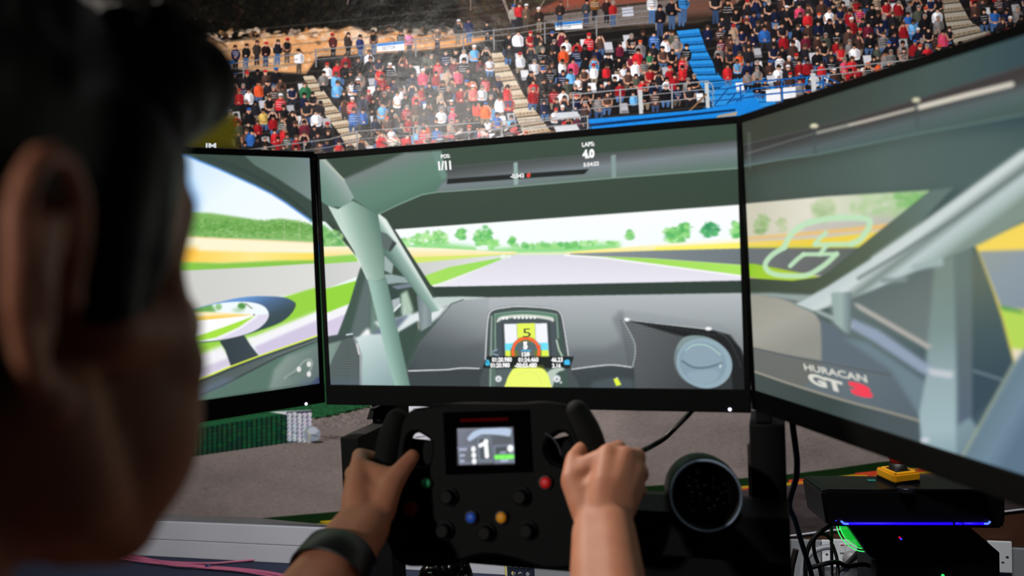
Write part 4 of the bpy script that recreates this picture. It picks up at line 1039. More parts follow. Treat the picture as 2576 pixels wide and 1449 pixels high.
L.poly([(830, 714), (795, 723), (700, 751), (640, 800), (480, 830), (180, 940), (180, 1060), (600, 880), (830, 770)], (154, 214, 70), 2)
L.poly([(830, 764), (790, 786), (640, 845), (618, 850), (625, 870), (700, 850), (830, 796)], (248, 248, 252), 4); L.poly([(830, 792), (720, 838), (640, 872), (650, 896), (798, 846), (830, 836)], (212, 202, 228), 3)
L.poly([(480, 900), (560, 868), (590, 915), (483, 958)], (246, 246, 250), 5); L.poly([(480, 935), (575, 900), (582, 918), (483, 962)], (214, 206, 226), 3)
L.poly([(180, 1000), (500, 872), (500, 890), (180, 1050)], (200, 230, 150), 6)
mir = [(440, 800), (490, 777), (564, 757), (610, 748), (657, 745), (713, 748), (738, 758), (744, 768), (732, 790), (704, 812), (651, 832), (608, 845), (549, 858), (490, 862), (440, 858)]
L.curve(mir, G((620, 745), (660, 840), (108, 156, 220), (84, 112, 150), (66, 84, 92), (58, 76, 78)), 1)
X_, Y_, wm = L.polymask(smooth_closed([(440, 796), (490, 778), (552, 763), (614, 759), (657, 767), (675, 785), (671, 807), (645, 830), (601, 846), (547, 856), (490, 860), (440, 858)]), .8)
T = Canvas(180, 320, 830, 1100, (244, 253, 255))
T.poly([(440, 770), (530, 762), (545, 785), (440, 790)], (110, 170, 90), 3); T.ell(550, 772, 8, 8, (110, 176, 90), .7, 3); T.ell(608, 770, 10, 8, (70, 140, 60), .9, 2.5); T.ell(600, 780, 14, 6, (160, 200, 150), .6, 3)
T.stroke([(618, 764), (634, 776)], 3, (110, 120, 70), .8, 1)
T.poly([(440, 784), (520, 785), (642, 792), (500, 812), (440, 816)], G((490, 786), (490, 812), (255, 232, 150), (255, 206, 90), (206, 206, 90)), 1.5); T.poly([(440, 786), (600, 790), (500, 795), (440, 795)], (255, 250, 240), 2, .8)
T.poly([(440, 812), (645, 792), (560, 826), (440, 858)], (255, 255, 255), 1); T.poly([(440, 858), (490, 848), (560, 824), (645, 793), (600, 826), (540, 850), (490, 860)], (170, 228, 70), 1); T.poly([(645, 793), (675, 790), (672, 830), (560, 858), (540, 852), (600, 828)], (226, 220, 240), 1.2); T.stroke([(552, 850), (605, 824), (645, 796)], 6, (248, 248, 252), .9, 2)
L._blend(X_, Y_, wm, T.a[Y_:, X_:][:wm.shape[0], :wm.shape[1]].copy())
L.ell(639, 792, 2, 2, (60, 60, 60), .9)
L.poly([(552, 858), (614, 843), (630, 868), (652, 896), (581, 922), (566, 880)], G((560, 880), (640, 870), (56, 66, 72), (66, 76, 84)), 1)
L.stroke(sidewin[12:18], 4, (226, 240, 80), 1, 1)
L.poly([(830, 838), (798, 847), (651, 898), (483, 966), (180, 1086), (180, 1100), (830, 1100)], (92, 120, 108), 1)
L.poly([(830, 840), (798, 849), (651, 899), (581, 925), (483, 966), (300, 1040), (300, 1090), (500, 998), (564, 970), (700, 900), (800, 858), (830, 850)], (66, 76, 76), 1)
for k in range(60):
    t = k / 60; x = 800 - t * 330; ya = np.interp(x, [483, 651, 798], [968, 900, 850]); yb2 = np.interp(x, [500, 564, 700, 800], [996, 968, 898, 857])
    if yb2 > ya + 3: L.stroke([(x + 6, ya + 2), (x - 8, yb2)], 2.6, (118, 130, 130), .6, .9)
L.poly([(484, 990), (560, 950), (600, 950), (560, 972), (500, 998), (470, 1010)], (110, 122, 150), 4, .5)
L.poly([(830, 856), (720, 896), (690, 930), (668, 1010), (830, 1010)], G((700, 900), (790, 960), (142, 160, 152), (118, 136, 130), (96, 112, 112)), 4)
L.poly([(830, 925), (800, 950), (760, 985), (720, 1000), (830, 1000)], (58, 70, 112), 3)
for k in range(10): L.stroke([(752 + k * 6, 985), (760 + k * 6, 958)], 2, (92, 106, 150), .7, 1)
L.stroke(smooth_path([(716, 951), (744, 932), (764, 910), (780, 905), (785, 915), (778, 935)], 6), 6, (150, 162, 158), .9, 1.2); L.curve([(722, 950), (748, 932), (766, 912), (779, 910), (778, 930), (758, 945)], (108, 128, 120), 1)
for x, y in ((752, 929), (777, 916), (777, 941)): L.ell(x, y, 5.5, 7, (236, 236, 232), .95, 1.2)
L.stroke([(483, 1012), (640, 985), (800, 962)], 3, (70, 88, 80), .6, 2)
us = adaptive(PL_, 0, 1.9, 430, 800, 14)
lef = monitor(PL_, 'left monitor showing a car door mirror and green verge, partly hidden by the head', L, us, 330, (770, 1016))
del L, T

# ---- right picture: passenger side of the cockpit
Q = Canvas(1830, -60, 2960, 1520, (76, 92, 86))
Q.poly([(1830, -60), (2960, -60), (2960, 760), (1830, 760)], G((1900, 300), (2500, 420), (60, 64, 54), (62, 72, 66), (70, 86, 82), (58, 80, 84)), 1)
Q.poly([(1870, 440), (2300, 350), (2576, 320), (2960, 280), (2960, 520), (2345, 478), (1878, 512)], G((1900, 480), (2560, 380), (66, 80, 74), (84, 102, 98), (78, 98, 96)), 14, .9)
Q.poly([(2576, 60), (2960, 0), (2960, 420), (2576, 330)], (46, 66, 76), 60, .7)
bar_t = [(1860, 366), (1990, 336), (2150, 296), (2310, 250), (2576, 166), (2960, 30)]
bar_b = [(2960, 210), (2576, 288), (2300, 338), (2060, 388), (1960, 402), (1860, 420)]
Q.poly(bar_t + bar_b, G((2200, 285), (2222, 366), (58, 58, 56), (66, 68, 68), (86, 98, 100), (80, 98, 98), (72, 92, 88)), 2)
Q.poly([(2150, 300), (2310, 254), (2576, 168), (2576, 200), (2320, 276), (2160, 318)], (66, 56, 58), 6, .6)
Q.stroke(bar_b[1:], 3, (112, 140, 134), .8, 1.5); Q.stroke(bar_t[:5], 3, (84, 82, 84), .8, 2)
Q.stroke([(1880, 386), (2046, 336)], 4, (116, 122, 120), .6, 2)
Q.stroke([(2056, 334), (2180, 304), (2300, 273)], 7, (206, 200, 186), .9, 2); Q.stroke([(2312, 270), (2430, 240), (2545, 212)], 13, (222, 216, 200), .95, 2.5)
Q.stroke([(2056, 334), (2130, 316)], 7, (90, 96, 94), .5, 3)
for x, y in ((2048, 317), (2305, 252)): Q.ell(x, y, 10, 6, (232, 226, 190), .95, 2); Q.stroke([(x, y + 8), (x + 2, y + 66)], 10, (70, 80, 80), .5, 3)
Q.stroke([(1884, 336), (1886, 420)], 8, (106, 118, 116), .4, 3)
# windscreen
ws = [(1850, 515), (1878, 512), (2080, 494), (2341, 479), (2189, 600), (2105, 668), (2085, 686), (2056, 698), (1993, 707), (1850, 698)]
X_, Y_, wm = Q.polymask(ws, 1.2)
T = Canvas(1830, -60, 2960, 1520, (216, 212, 196))
T.poly([(1830, 470), (2400, 470), (2400, 640), (1830, 640)], G((1900, 520), (2300, 520), (206, 202, 182), (226, 222, 206), (206, 214, 186), (170, 200, 150)), 2)
bush(1916, 564, 18, 24, 40, [(150, 180, 120), (170, 196, 140), (130, 160, 104)], T, .6, 4, 9, 3); bush(1968, 566, 12, 18, 20, [(190, 202, 160), (170, 190, 140)], T, .5, 4, 8, 3)
bush(2070, 530, 30, 30, 60, [(176, 200, 150), (196, 210, 170), (160, 186, 136)], T, .5, 5, 12, 4); bush(2230, 510, 110, 32, 110, [(166, 200, 146), (186, 210, 160), (206, 216, 190)], T, .5, 5, 12, 4); bush(2290, 500, 40, 20, 50, [(120, 180, 104), (140, 196, 120)], T, .6, 5, 10, 4)
T.poly([(2020, 560), (2260, 540), (2240, 575), (2010, 595)], (190, 184, 180), 8, .8)
T.poly([(1830, 600), (1960, 590), (2110, 576), (2300, 556), (2300, 572), (2100, 588), (1960, 602), (1830, 612)], (236, 190, 110), 2.5)
T.poly([(1830, 606), (2080, 588), (2300, 570), (2300, 600), (2080, 606), (1830, 618)], (206, 198, 186), 3)
T.poly([(1830, 612), (1880, 608), (2060, 600), (2230, 580), (2230, 620), (2060, 622), (1880, 622), (1830, 624)], G((1880, 610), (2200, 600), (244, 214, 110), (238, 206, 66), (240, 214, 80)), 2)
T.poly([(1830, 620), (2080, 618), (2230, 612), (2220, 624), (1830, 630)], (206, 206, 70), 2)
T.poly([(1830, 624), (2060, 624), (2230, 622), (2230, 700), (2000, 690), (1830, 664)], G((1880, 640), (2150, 660), (110, 116, 120), (104, 106, 106), (96, 104, 98)), 1.5)
T.poly([(1830, 660), (1900, 664), (1960, 676), (2060, 696), (2060, 720), (1830, 720)], G((1890, 670), (1960, 700), (150, 204, 50), (174, 206, 50)), 1.5); T.poly([(1830, 695), (1890, 697), (1915, 704), (1830, 710)], (200, 180, 160), 1.5)
Q._blend(X_, Y_, wm, T.a[Y_:, X_:][:wm.shape[0], :wm.shape[1]].copy())
lgc = (190, 228, 188)
def lstroke(pts, w=12): Q.stroke(smooth_path(pts, 6), w, lgc, .95, 1.8)
lstroke([(1972, 622), (1990, 590), (2020, 566), (2060, 554), (2110, 548), (2160, 548), (2188, 556), (2180, 582), (2162, 604), (2140, 614)], 15); Q.stroke([(2144, 614), (2050, 615)], 11, lgc, .95, 1.5); lstroke([(2050, 615), (2058, 604), (2078, 585)], 11)
lstroke([(1974, 622), (1944, 640), (1926, 662), (1930, 680), (1950, 690), (1985, 694), (2030, 692), (2064, 674), (2088, 655), (2104, 639)], 13); Q.stroke([(2106, 639), (2020, 640)], 10, lgc, .95, 1.5); lstroke([(2022, 640), (2006, 652), (1988, 669)], 11); Q.stroke([(2080, 617), (2062, 640)], 11, lgc, .95, 1.5)
Q.poly([(2345, 478), (2400, 470), (2240, 640), (2100, 735), (2010, 738), (1850, 738), (1850, 700), (1993, 708), (2060, 699), (2108, 668), (2190, 600)], G((1900, 720), (2330, 500), (62, 74, 60), (74, 86, 70), (86, 100, 84), (98, 118, 112)), 2)
# passenger door: dark panels, window beyond
Q.poly([(2080, 740), (2250, 690), (2470, 600), (2960, 300), (2960, 1520), (2400, 1520), (2360, 1100), (2100, 900)], G((2100, 760), (2550, 900), (98, 112, 110), (88, 104, 104), (70, 90, 98), (64, 84, 96)), 2)
Q.poly([(2140, 740), (2360, 660), (2360, 880), (2200, 790)], G((2200, 700), (2300, 860), (90, 104, 104), (104, 116, 114), (110, 122, 122)), 4)
Q.poly([(2452, 616), (2576, 560), (2960, 420), (2960, 900), (2576, 920), (2550, 914), (2530, 850), (2500, 740)], (246, 216, 92), 1.5)
Q.poly([(2462, 632), (2576, 628), (2960, 620), (2960, 800), (2540, 776), (2518, 774)], G((2480, 640), (2570, 770), (150, 158, 156), (140, 154, 164), (134, 148, 160)), 2)
Q.poly([(2516, 772), (2576, 786), (2960, 820), (2960, 930), (2576, 884), (2545, 878)], (182, 216, 88), 2.5); Q.poly([(2516, 768), (2576, 782), (2576, 790), (2520, 780)], (96, 160, 80), 2)
Q.poly([(2544, 876), (2600, 884), (2600, 930), (2552, 912)], (230, 220, 200), 3)
Q.stroke([(2452, 616), (2480, 690), (2510, 770), (2552, 912)], 3, (150, 156, 80), .7, 2)
Q.poly([(2440, 640), (2456, 624), (2520, 800), (2548, 912), (2500, 1000), (2440, 1060)], G((2450, 700), (2500, 950), (96, 108, 96), (70, 90, 92), (56, 76, 88)), 3)
Q.poly([(2402, 640), (2446, 622), (2446, 1200), (2410, 1200)], G((2410, 700), (2440, 1100), (104, 120, 114), (92, 106, 112), (84, 100, 120)), 3)
Q.poly([(2352, 660), (2402, 640), (2408, 1000), (2412, 1300), (2340, 1300), (2330, 900)], G((2350, 700), (2380, 1100), (120, 138, 130), (124, 146, 144), (150, 172, 178), (130, 154, 162)), 4)
Q.stroke([(2450, 933), (2520, 955)], 6, (120, 136, 146), .8, 2)
# dash and tunnel
Q.poly([(1850, 738), (1960, 740), (2010, 765), (2040, 780), (2062, 800), (2080, 830), (2360, 980), (2400, 1160), (2300, 1220), (1850, 1040)], G((1900, 760), (2300, 1100), (118, 124, 124), (106, 116, 120), (98, 110, 118), (86, 100, 110)), 1.5)
Q.poly([(1850, 738), (1940, 737), (2046, 742), (2010, 760), (1960, 748)], (150, 164, 160), 3)
Q.poly([(1850, 742), (1900, 742), (1960, 750), (2010, 768), (2052, 792), (2064, 815), (2068, 850), (2068, 908), (1980, 893), (1850, 866)], G((1900, 760), (1960, 890), (158, 156, 144), (166, 164, 154), (146, 146, 138)), 1.5)
Q.poly([(1850, 868), (1980, 897), (2068, 912), (2040, 960), (2010, 975), (1850, 925)], (108, 110, 106), 4)
Q.poly([(2066, 800), (2140, 850), (2250, 930), (2290, 1000), (2250, 945), (2068, 908)], (96, 108, 118), 3)
Q.stroke([(1850, 865), (1980, 895), (2100, 918), (2240, 944)], 3, (78, 82, 82), .8, 1.5)
Q.poly([(1850, 940), (1902, 936), (2000, 970), (2120, 1006), (2240, 1038), (2330, 1066), (2372, 1110), (2400, 1200), (2300, 1240), (1850, 1070)], G((1950, 960), (2200, 1090), (70, 80, 78), (62, 74, 72), (76, 88, 92)), 2)
stitches(Q, [(1850, 920), (1902, 936), (1990, 966), (2120, 1006), (2240, 1038), (2310, 1058), (2345, 1076), (2364, 1098)], 7, 6, (150, 148, 136))
Q.poly([(2364, 1100), (2440, 1050), (2470, 1090), (2440, 1300), (2380, 1300)], G((2370, 1100), (2440, 1200), (126, 150, 158), (100, 122, 136)), 4)
Q.poly([(2120, 850), (2180, 860), (2300, 940), (2330, 960), (2400, 1080), (2360, 1110), (2310, 1040), (2240, 930)], (110, 130, 140), 5)
Q.poly([(2145, 762), (2160, 764), (2345, 870), (2335, 880), (2160, 778)], (176, 172, 166), 2.5)
Q.poly([(2140, 800), (2210, 830), (2340, 920), (2400, 950), (2392, 960), (2320, 940), (2200, 860), (2140, 826)], (146, 160, 182), 4); Q.poly([(2330, 925), (2400, 935), (2395, 955), (2340, 945)], (196, 202, 206), 4)
Q.poly([(2330, 945), (2400, 955), (2412, 1300), (2330, 1300), (2312, 1040)], G((2350, 960), (2380, 1200), (150, 172, 176), (160, 184, 190), (120, 146, 156)), 3)
Q.stroke([(2058, 784), (2140, 820)], 10, (176, 190, 190), .8, 4)
# cage tubes
tube = [(2960, 100), (2760, 250), (2576, 378), (2460, 462), (2330, 556), (2190, 652), (2080, 722), (1998, 766), (2046, 784), (2100, 768), (2190, 732), (2300, 684), (2470, 612), (2576, 556), (2760, 470), (2960, 380)]
Q.poly(tube, G((2300, 572), (2366, 660), (196, 208, 208), (206, 216, 216), (126, 140, 136), (190, 204, 204), (168, 186, 182), (128, 146, 136)), 2.5)
Q.poly([(2576, 374), (2330, 552), (2190, 648), (2196, 660), (2330, 570), (2576, 400)], (206, 216, 214), 4, .7)
Q.stroke([(2960, 160), (2576, 428), (2400, 552), (2260, 640), (2160, 700)], 9, (104, 118, 116), .8, 4)
Q.stroke([(1998, 766), (2046, 784)], 5, (120, 136, 126), .8, 2)
Q.poly([(2090, 738), (2098, 735), (2142, 735), (2140, 840), (2128, 838), (2098, 812)], G((2090, 780), (2142, 780), (150, 170, 166), (156, 176, 172), (106, 122, 126)), 2)
Q.poly([(2290, 668), (2372, 645), (2374, 668), (2300, 680)], (160, 178, 176), 3); Q.poly([(2210, 700), (2285, 698), (2280, 708), (2220, 712)], (130, 146, 144), 3)
Q.poly([(2550, 915), (2600, 850), (2960, 600), (2960, 1500), (2500, 1520), (2422, 1146)], G((2460, 1010), (2580, 1080), (150, 164, 166), (104, 128, 142), (110, 136, 154), (92, 116, 136)), 4)
Q.stroke([(2550, 915), (2422, 1146)], 7, (156, 166, 140), .7, 4)
Q.ell(2327, 1107, 11, 7, (206, 206, 216), .9, 3)
Q.a += (vnoise(Q.h, Q.w, 2, 92)[..., None] - .5) * 3
us = adaptive(PR_, 0, 2.1, 1850, 2600, 8)
rig_m = monitor(PR_, 'right monitor showing roll cage tubes and the dash lettering', Q, us, 420, bb=0.0255)
txw = glow('screen_text_dim_white', (216, 216, 206), 1.0); txr = glow('screen_text_rose', (244, 62, 84), 1.0)
screen_text(PR_, rig_m, 'HURACAN', (2026, 931), (2184, 963), (2022, 914), txw, 0.02); screen_text(PR_, rig_m, 'GT', (2038, 964), (2128, 992), (2030, 935), txw, 0.05); screen_text(PR_, rig_m, '3', (2146, 992), (2202, 1006), (2132, 957), txr, 0.09)
del Q, T

# ------------------------------------------------------------------ steering wheel
TILT = math.radians(14); ROLL = math.radians(3.0)
y0 = np.array([0, math.sin(TILT), math.cos(TILT)]); n0 = np.array([0, -math.cos(TILT), math.sin(TILT)]); x0 = np.array([1.0, 0, 0])
WX = x0 * math.cos(ROLL) + y0 * math.sin(ROLL); WY = y0 * math.cos(ROLL) - x0 * math.sin(ROLL); WNn = n0
WO = at_depth(1232, 1225, 0.92)
def wq(px, py, n=0.0):
    """picture point -> point on the wheel plane lifted n towards the driver"""
    return on_plane(px, py, WO + WNn * n, WNn)
def wl(px, py, n=0.0):
    d = wq(px, py, n) - WO; return (float(d @ WX), float(d @ WY))
carbon_m = mat('wheel_carbon_black', (7, 7, 8), 0.6, spec=0.1, noise=(300, 0.4))
rubber_m = mat('grip_rubber_black', (13, 14, 14), 0.75, spec=.2, bump=(700, 0.4, 0.001))
gloss_m = mat('gloss_black', (5, 5, 8), 0.5, spec=.0)
dark_metal = mat('black_anodised_metal', (12, 12, 13), 0.55, metal=0.0, spec=0.2, bump=(250, 0.1))
chrome_m = mat('chrome', (200, 202, 206), 0.15, metal=1.0)
wheel = empty('steering_wheel', WO - WY * 0.09, 'black formula style steering wheel with lit display held in both hands', 'steering wheel')
body_px = [(1030, 1042), (1077, 1029), (1116, 1022), (1300, 1020), (1392, 1019), (1430, 1032), (1452, 1070), (1474, 1140), (1486, 1210), (1484, 1300), (1468, 1370), (1442, 1416), (1405, 1424), (1371, 1423), (1334, 1414), (1295, 1401), (1250, 1391), (1203, 1391), (1166, 1402), (1110, 1416), (1060, 1418), (1010, 1410), (984, 1370), (976, 1300), (978, 1210), (990, 1130), (1010, 1070)]
holeL = [(1016, 1106), (1026, 1086), (1046, 1080), (1070, 1090), (1088, 1106), (1092, 1140), (1080, 1172), (1050, 1182), (1022, 1168), (1012, 1136)]
holeR = [(1368, 1110), (1385, 1090), (1410, 1080), (1432, 1088), (1444, 1120), (1446, 1150), (1430, 1172), (1400, 1176), (1376, 1160), (1364, 1136)]
flat_shape('body_plate', [([wl(*q) for q in body_px], True), ([wl(*q) for q in holeL], True), ([wl(*q) for q in holeR], True)], WO, WX, WY, WNn, 0.012, 0.0035, carbon_m, wheel)
for pth in ([(998, 1056), (986, 1095), (976, 1150), (972, 1225), (982, 1300), (1006, 1362)], [(1452, 1036), (1472, 1076), (1490, 1130), (1502, 1205), (1498, 1290), (1474, 1362)]):
    bm = bmesh.new(); P = smooth_path([wq(*q, -0.006) for q in pth], 6)
    rs = [0.0166 * (0.82 + 0.18 * min(1, 4 * i / len(P), 4 * (len(P) - 1 - i) / len(P))) for i in range(len(P))]
    add_caps(bm, P[::3] + [P[-1]], rs[::3] + [rs[-1]], 16)
    g = bm_obj('grip', bm, rubber_m, None, True); adopt(g, wheel)
    g.modifiers.new('fuse', 'REMESH').voxel_size = 0.0025; sm = g.modifiers.new('soft', 'SMOOTH'); sm.iterations = 5
# display: gloss bezel, led strip, lit panel
flat_shape('display_bezel', [([wl(*q) for q in ((1118, 1040), (1330, 1033), (1338, 1185), (1126, 1192))], False)], WO + WNn * .003, WX, WY, WNn, 0.004, 0.001, gloss_m, wheel)
D = Canvas(1140, 1060, 1310, 1185, (8, 8, 12))
D.poly([(1150, 1080), (1152, 1078), (1288, 1075), (1290, 1077), (1295, 1164), (1293, 1166), (1156, 1170), (1153, 1168)], G((1150, 1090), (1290, 1150), (122, 124, 140), (92, 98, 104), (86, 94, 100)), 1.2)
D.stroke([(1152, 1080), (1288, 1077)], 3, (150, 152, 170), .5, 2); D.stroke([(1287, 1076), (1294, 1165)], 4, (120, 130, 150), .6, 1.5)
D.poly(smooth_path([(1175, 1103), (1188, 1088), (1206, 1080), (1230, 1078), (1282, 1078), (1284, 1098)], 6) + smooth_path([(1282, 1098), (1250, 1094), (1216, 1093), (1204, 1097), (1192, 1104), (1180, 1111)], 6), (186, 204, 230), 1.2)
D.stroke([(1152, 1126), (1194, 1122)], 5, (122, 130, 152), .8, 1.5); D.stroke([(1154, 1128), (1158, 1166), (1198, 1164)], 5, (130, 138, 158), .8, 1.5)
D.poly([(1200, 1098), (1236, 1097), (1240, 1162), (1204, 1163)], (120, 130, 146), 1.5); D.poly([(1205, 1104), (1232, 1103), (1237, 1155), (1208, 1156)], (80, 88, 94), 1.2)
D.poly([(1240, 1120), (1292, 1117), (1295, 1164), (1244, 1166)], (122, 130, 150), 1.5); D.poly([(1246, 1125), (1278, 1123), (1280, 1142), (1247, 1143)], (78, 86, 90), 1.2)
D.stroke([(1208, 1121), (1218, 1116), (1224, 1110)], 10, (255, 255, 255), 1, .8); D.stroke([(1222, 1110), (1225, 1148)], 11, (255, 255, 255), 1, .8)
for x, y in ((1191, 1130), (1192, 1145), (1193, 1160)): D.ell(x, y, 6, 7.5, (250, 252, 255), 1, 1)
for x0_, x1_, y in ((1158, 1172, 1131), (1160, 1167, 1146), (1160, 1166, 1160)): D.stroke([(x0_, y), (x1_, y - .6)], 6, (190, 196, 222), .85, 1.5)
D.ell(1284, 1128, 8, 9, (250, 254, 255), 1, 1); D.stroke([(1260, 1139), (1271, 1138)], 6, (170, 184, 206), .8, 1.5); D.stroke([(1262, 1159), (1276, 1158)], 7, (190, 200, 226), .8, 1.5)
D.stroke([(1249, 1150), (1288, 1149)], 12, (112, 246, 84), 1, 1)
for x in (1249, 1258, 1265, 1276, 1282, 1288): D.ell(x, 1150, 3, 3, (160, 255, 130), .8, 1)
dp = Plane(); dp.O, dp.X, dp.Y, dp.N = WO + WNn * .0062, WX, WY, WNn
ul, vt = wl(1149, 1076, .0062); ur, _ = wl(1291, 1076, .0062); _, vb = wl(1222, 1170, .0062); _, vt = wl(1222, 1075, .0062)
us = np.linspace(ul, ur + .001, 110); vs = np.linspace(vb, vt, 76)
painted_grid('lit_display', [dp.O + WX * us[None, :, None] + WY * vs[:, None, None]], D, screen_m, wheel)
del D
bm = bmesh.new(); c = wq(1218, 1056, .0055); add_box(bm, c, .058, .002, .0036, np.stack([WX, -WNn, WY], 1), .0005)
adopt(bm_obj('shift_light_strip', bm, mat('led_strip_dim_red', (40, 4, 6), 0.8, spec=0.0, emit=(60, 2, 6), estr=0.5)), wheel)
def btn(px, py, r, colr, h=0.004, name='button', lab=None):
    bm = bmesh.new(); add_lathe(bm, wq(px, py, .001), WNn, [(0, r * 1.35), (.0022, r * 1.35), (.0026, r * 1.2), (.0026, 0)], 24)
    o = bm_obj(name, bm, mat('button_collar', (18, 18, 19), .5), None, True); adopt(o, wheel)
    bm = bmesh.new(); add_lathe(bm, wq(px, py, .003), WNn, [(0, r), (h * .5, r), (h * .85, r * .82), (h, r * .45), (h, 0)], 24)
    k = bm_obj('push_cap', bm, colr, None, True); k.parent = o; k.matrix_parent_inverse = o.matrix_world.inverted()
    if lab: k['label'] = lab
bpy.context.view_layer.update()
def bcol(n, c): return mat(n, c, .42, spec=.3)
btn(1073, 1216, .0055, bcol('button_green', (50, 176, 120)), lab='green push button'); btn(1373, 1214, .0062, bcol('button_red', (236, 30, 34)), lab='red push button'); btn(1186, 1302, .006, bcol('button_blue', (36, 96, 220)), lab='blue push button'); btn(1262, 1302, .006, bcol('button_amber', (248, 166, 30)), lab='amber push button')
btn(1032, 1280, .0085, bcol('button_dull_red', (110, 28, 28)), lab='dull red push button')
for px, py in ((1130, 1250), (1312, 1250), (1120, 1335), (1328, 1335), (1224, 1340)):
    bm = bmesh.new(); add_lathe(bm, wq(px, py, .001), WNn, [(0, .011), (.003, .011), (.0035, .0085), (.010, .008), (.011, .0065), (.011, 0)], 18)
    adopt(bm_obj('rotary_knob', bm, mat('knob_black', (9, 9, 10), .6, spec=.15), None, False), wheel)
# paddles and hub behind the plate
for pl in ([(1000, 1112), (1050, 1106), (1096, 1122), (1100, 1190), (1060, 1200), (1008, 1180)], [(1352, 1120), (1400, 1104), (1446, 1104), (1456, 1176), (1410, 1196), (1356, 1186)]):
    flat_shape('shift_paddle', [([wl(*q, -.03) for q in pl], True)], WO - WNn * .03, WX, WY, WNn, .003, .001, carbon_m, wheel)
bm = bmesh.new(); add_ellipsoid(bm, wq(1022, 1125, -.022), .0042, .0042, .0042, None, 14, 8); add_tube(bm, [wq(1016, 1114, -.026), wq(1018, 1134, -.026)], .0045, 10)
adopt(bm_obj('paddle_bolt', bm, chrome_m, None, True), wheel)
bm = bmesh.new(); add_lathe(bm, wq(1232, 1235, -.02), -WNn, [(0, 0), (0, .035), (.02, .035), (.022, .028), (.075, .028), (.075, 0)], 28)
adopt(bm_obj('quick_release_hub', bm, dark_metal, None, True), wheel)
# highlight on the right opening's edge, put in as a faint grey arc
bm = bmesh.new(); add_tube(bm, smooth_path([wq(x, y, .0008) for x, y in ((1370, 1088), (1392, 1104), (1406, 1126), (1412, 1146))], 6), .0007, 6)
adopt(bm_obj('edge_highlight', bm, mat('painted_highlight_grey', (60, 66, 76), .4), None, True), wheel)

# ------------------------------------------------------------------ cockpit rig: uprights, beams, deck
base_c = np.array([0.05, -0.1, 0.0])
rig = empty('sim_rig', base_c, 'black metal racing simulator frame with uprights either side of the wheel', 'frame')
def rig_part(name, bm, m=dark_metal, smooth=False):
    o = bm_obj(name, bm, m, None, smooth); adopt(o, rig); return o
# left upright: rectangular profile whose front face is seen between the picture columns 855 and 905
dL = 1.20
a0 = at_depth(853, 1099, dL); a1 = at_depth(903, 1101, dL)
wdt = float(np.linalg.norm(a1 - a0)); zt = float((a0 + a1)[2] / 2)
cx_ = (a0[0] + a1[0]) / 2; cy_ = (a0[1] + a1[1]) / 2
dep = 0.115
bm = bmesh.new(); add_box(bm, (cx_, cy_ + dep / 2, zt / 2), wdt, dep, zt, None, .0015)
rig_part('upright', bm)
for k in (-1, 1):
    bm = bmesh.new(); add_box(bm, (cx_ + k * wdt * .22, cy_ - .0015, zt / 2 - .02), wdt * .16, .003, zt - .06, None); rig_part('profile_slot', bm, mat('slot_black', (5, 5, 6), .8))
for j in range(2):
    bm = bmesh.new(); add_box(bm, (cx_ + wdt / 2 + .0012, cy_ + dep * (.3 + .4 * j), zt / 2 - .02), .0028, dep * .1, zt - .06, None); rig_part('profile_slot', bm, bpy.data.materials['slot_black'])
# stay from the left upright to the monitor mount
p = at_depth(968, 1012, 1.33); q = at_depth(968, 1120, 1.33)
bm = bmesh.new(); add_box(bm, (p[0], p[1] + .02, (p[2] + q[2]) / 2 + .02), .043, .05, abs(p[2] - q[2]) + .1, None, .002); rig_part('mount_post', bm)
bm = bmesh.new(); s_ = [at_depth(931, 1027, 1.30), at_depth(942, 1027, 1.30), at_depth(936, 1055, 1.30), at_depth(922, 1056, 1.30)]; add_quadprism(bm, s_, [0, 1, 0], .05); rig_part('mount_bracket', bm, mat('bracket_dark_grey', (36, 36, 40), .45))
# right upright
dR = 1.03
b0 = at_depth(1884, 1066, dR); b1 = at_depth(1975, 1066, dR)
wr = float(b1[0] - b0[0]); xr = float((b0[0] + b1[0]) / 2); yr = float(b0[1]); zr = float(b0[2])
bm = bmesh.new(); add_box(bm, (xr, yr + .045, zr / 2), wr, .09, zr, None, .003); rig_part('upright', bm)
bm = bmesh.new(); add_box(bm, (xr - wr / 2 - .0018, yr + .02, zr / 2 - .01), .0036, .012, zr - .04, None, .001); rig_part('sheen_strip', bm, mat('painted_sheen_grey', (70, 62, 62), .3))  # lighter strip stands in for the glossy reflection on the upright's left face
bm = bmesh.new(); add_box(bm, (xr - .004, yr + .04, zr + .03), wr - .024, .05, .08, None, .002); rig_part('mount_post', bm)
# deck beam in front of the uprights (its face fills columns 1590-1990)
d0 = at_depth(1600, 1296, .97); d1 = at_depth(1600, 1412, .97); yb_ = float(d0[1]) + .02
xa_, xb_ = cx_ + wdt / 2, xr + wr / 2
bm = bmesh.new(); add_box(bm, ((0.09 + xb_) / 2 - .0, yb_ + .035, (d0[2] + d1[2]) / 2), xb_ - .09 + .004, .07, d0[2] - d1[2], None, .003); rig_part('deck_beam', bm)
bm = bmesh.new(); add_box(bm, ((xa_ + xb_) / 2, yb_ + .085, d0[2] - .03), xb_ - xa_, .03, .05, None, .003); rig_part('crossbar', bm)
RW = np.stack([x0, -n0, y0], 1)
bm = bmesh.new(); add_box(bm, WO - n0 * 0.19 - y0 * .005, .12, .17, .12, RW, .01, 3); rig_part('wheel_motor', bm)
bm = bmesh.new(); add_lathe(bm, WO - n0 * .098 - y0 * .004, -n0, [(0, 0), (0, .04), (.02, .045), (.02, 0)], 28); rig_part('motor_flange', bm)
bm = bmesh.new(); add_box(bm, (0.03, yb_ + .06, WO[2] - .125), .17, .16, .012, None, .002); rig_part('motor_plate', bm)
e0 = at_depth(1600, 1420, .97)[2]
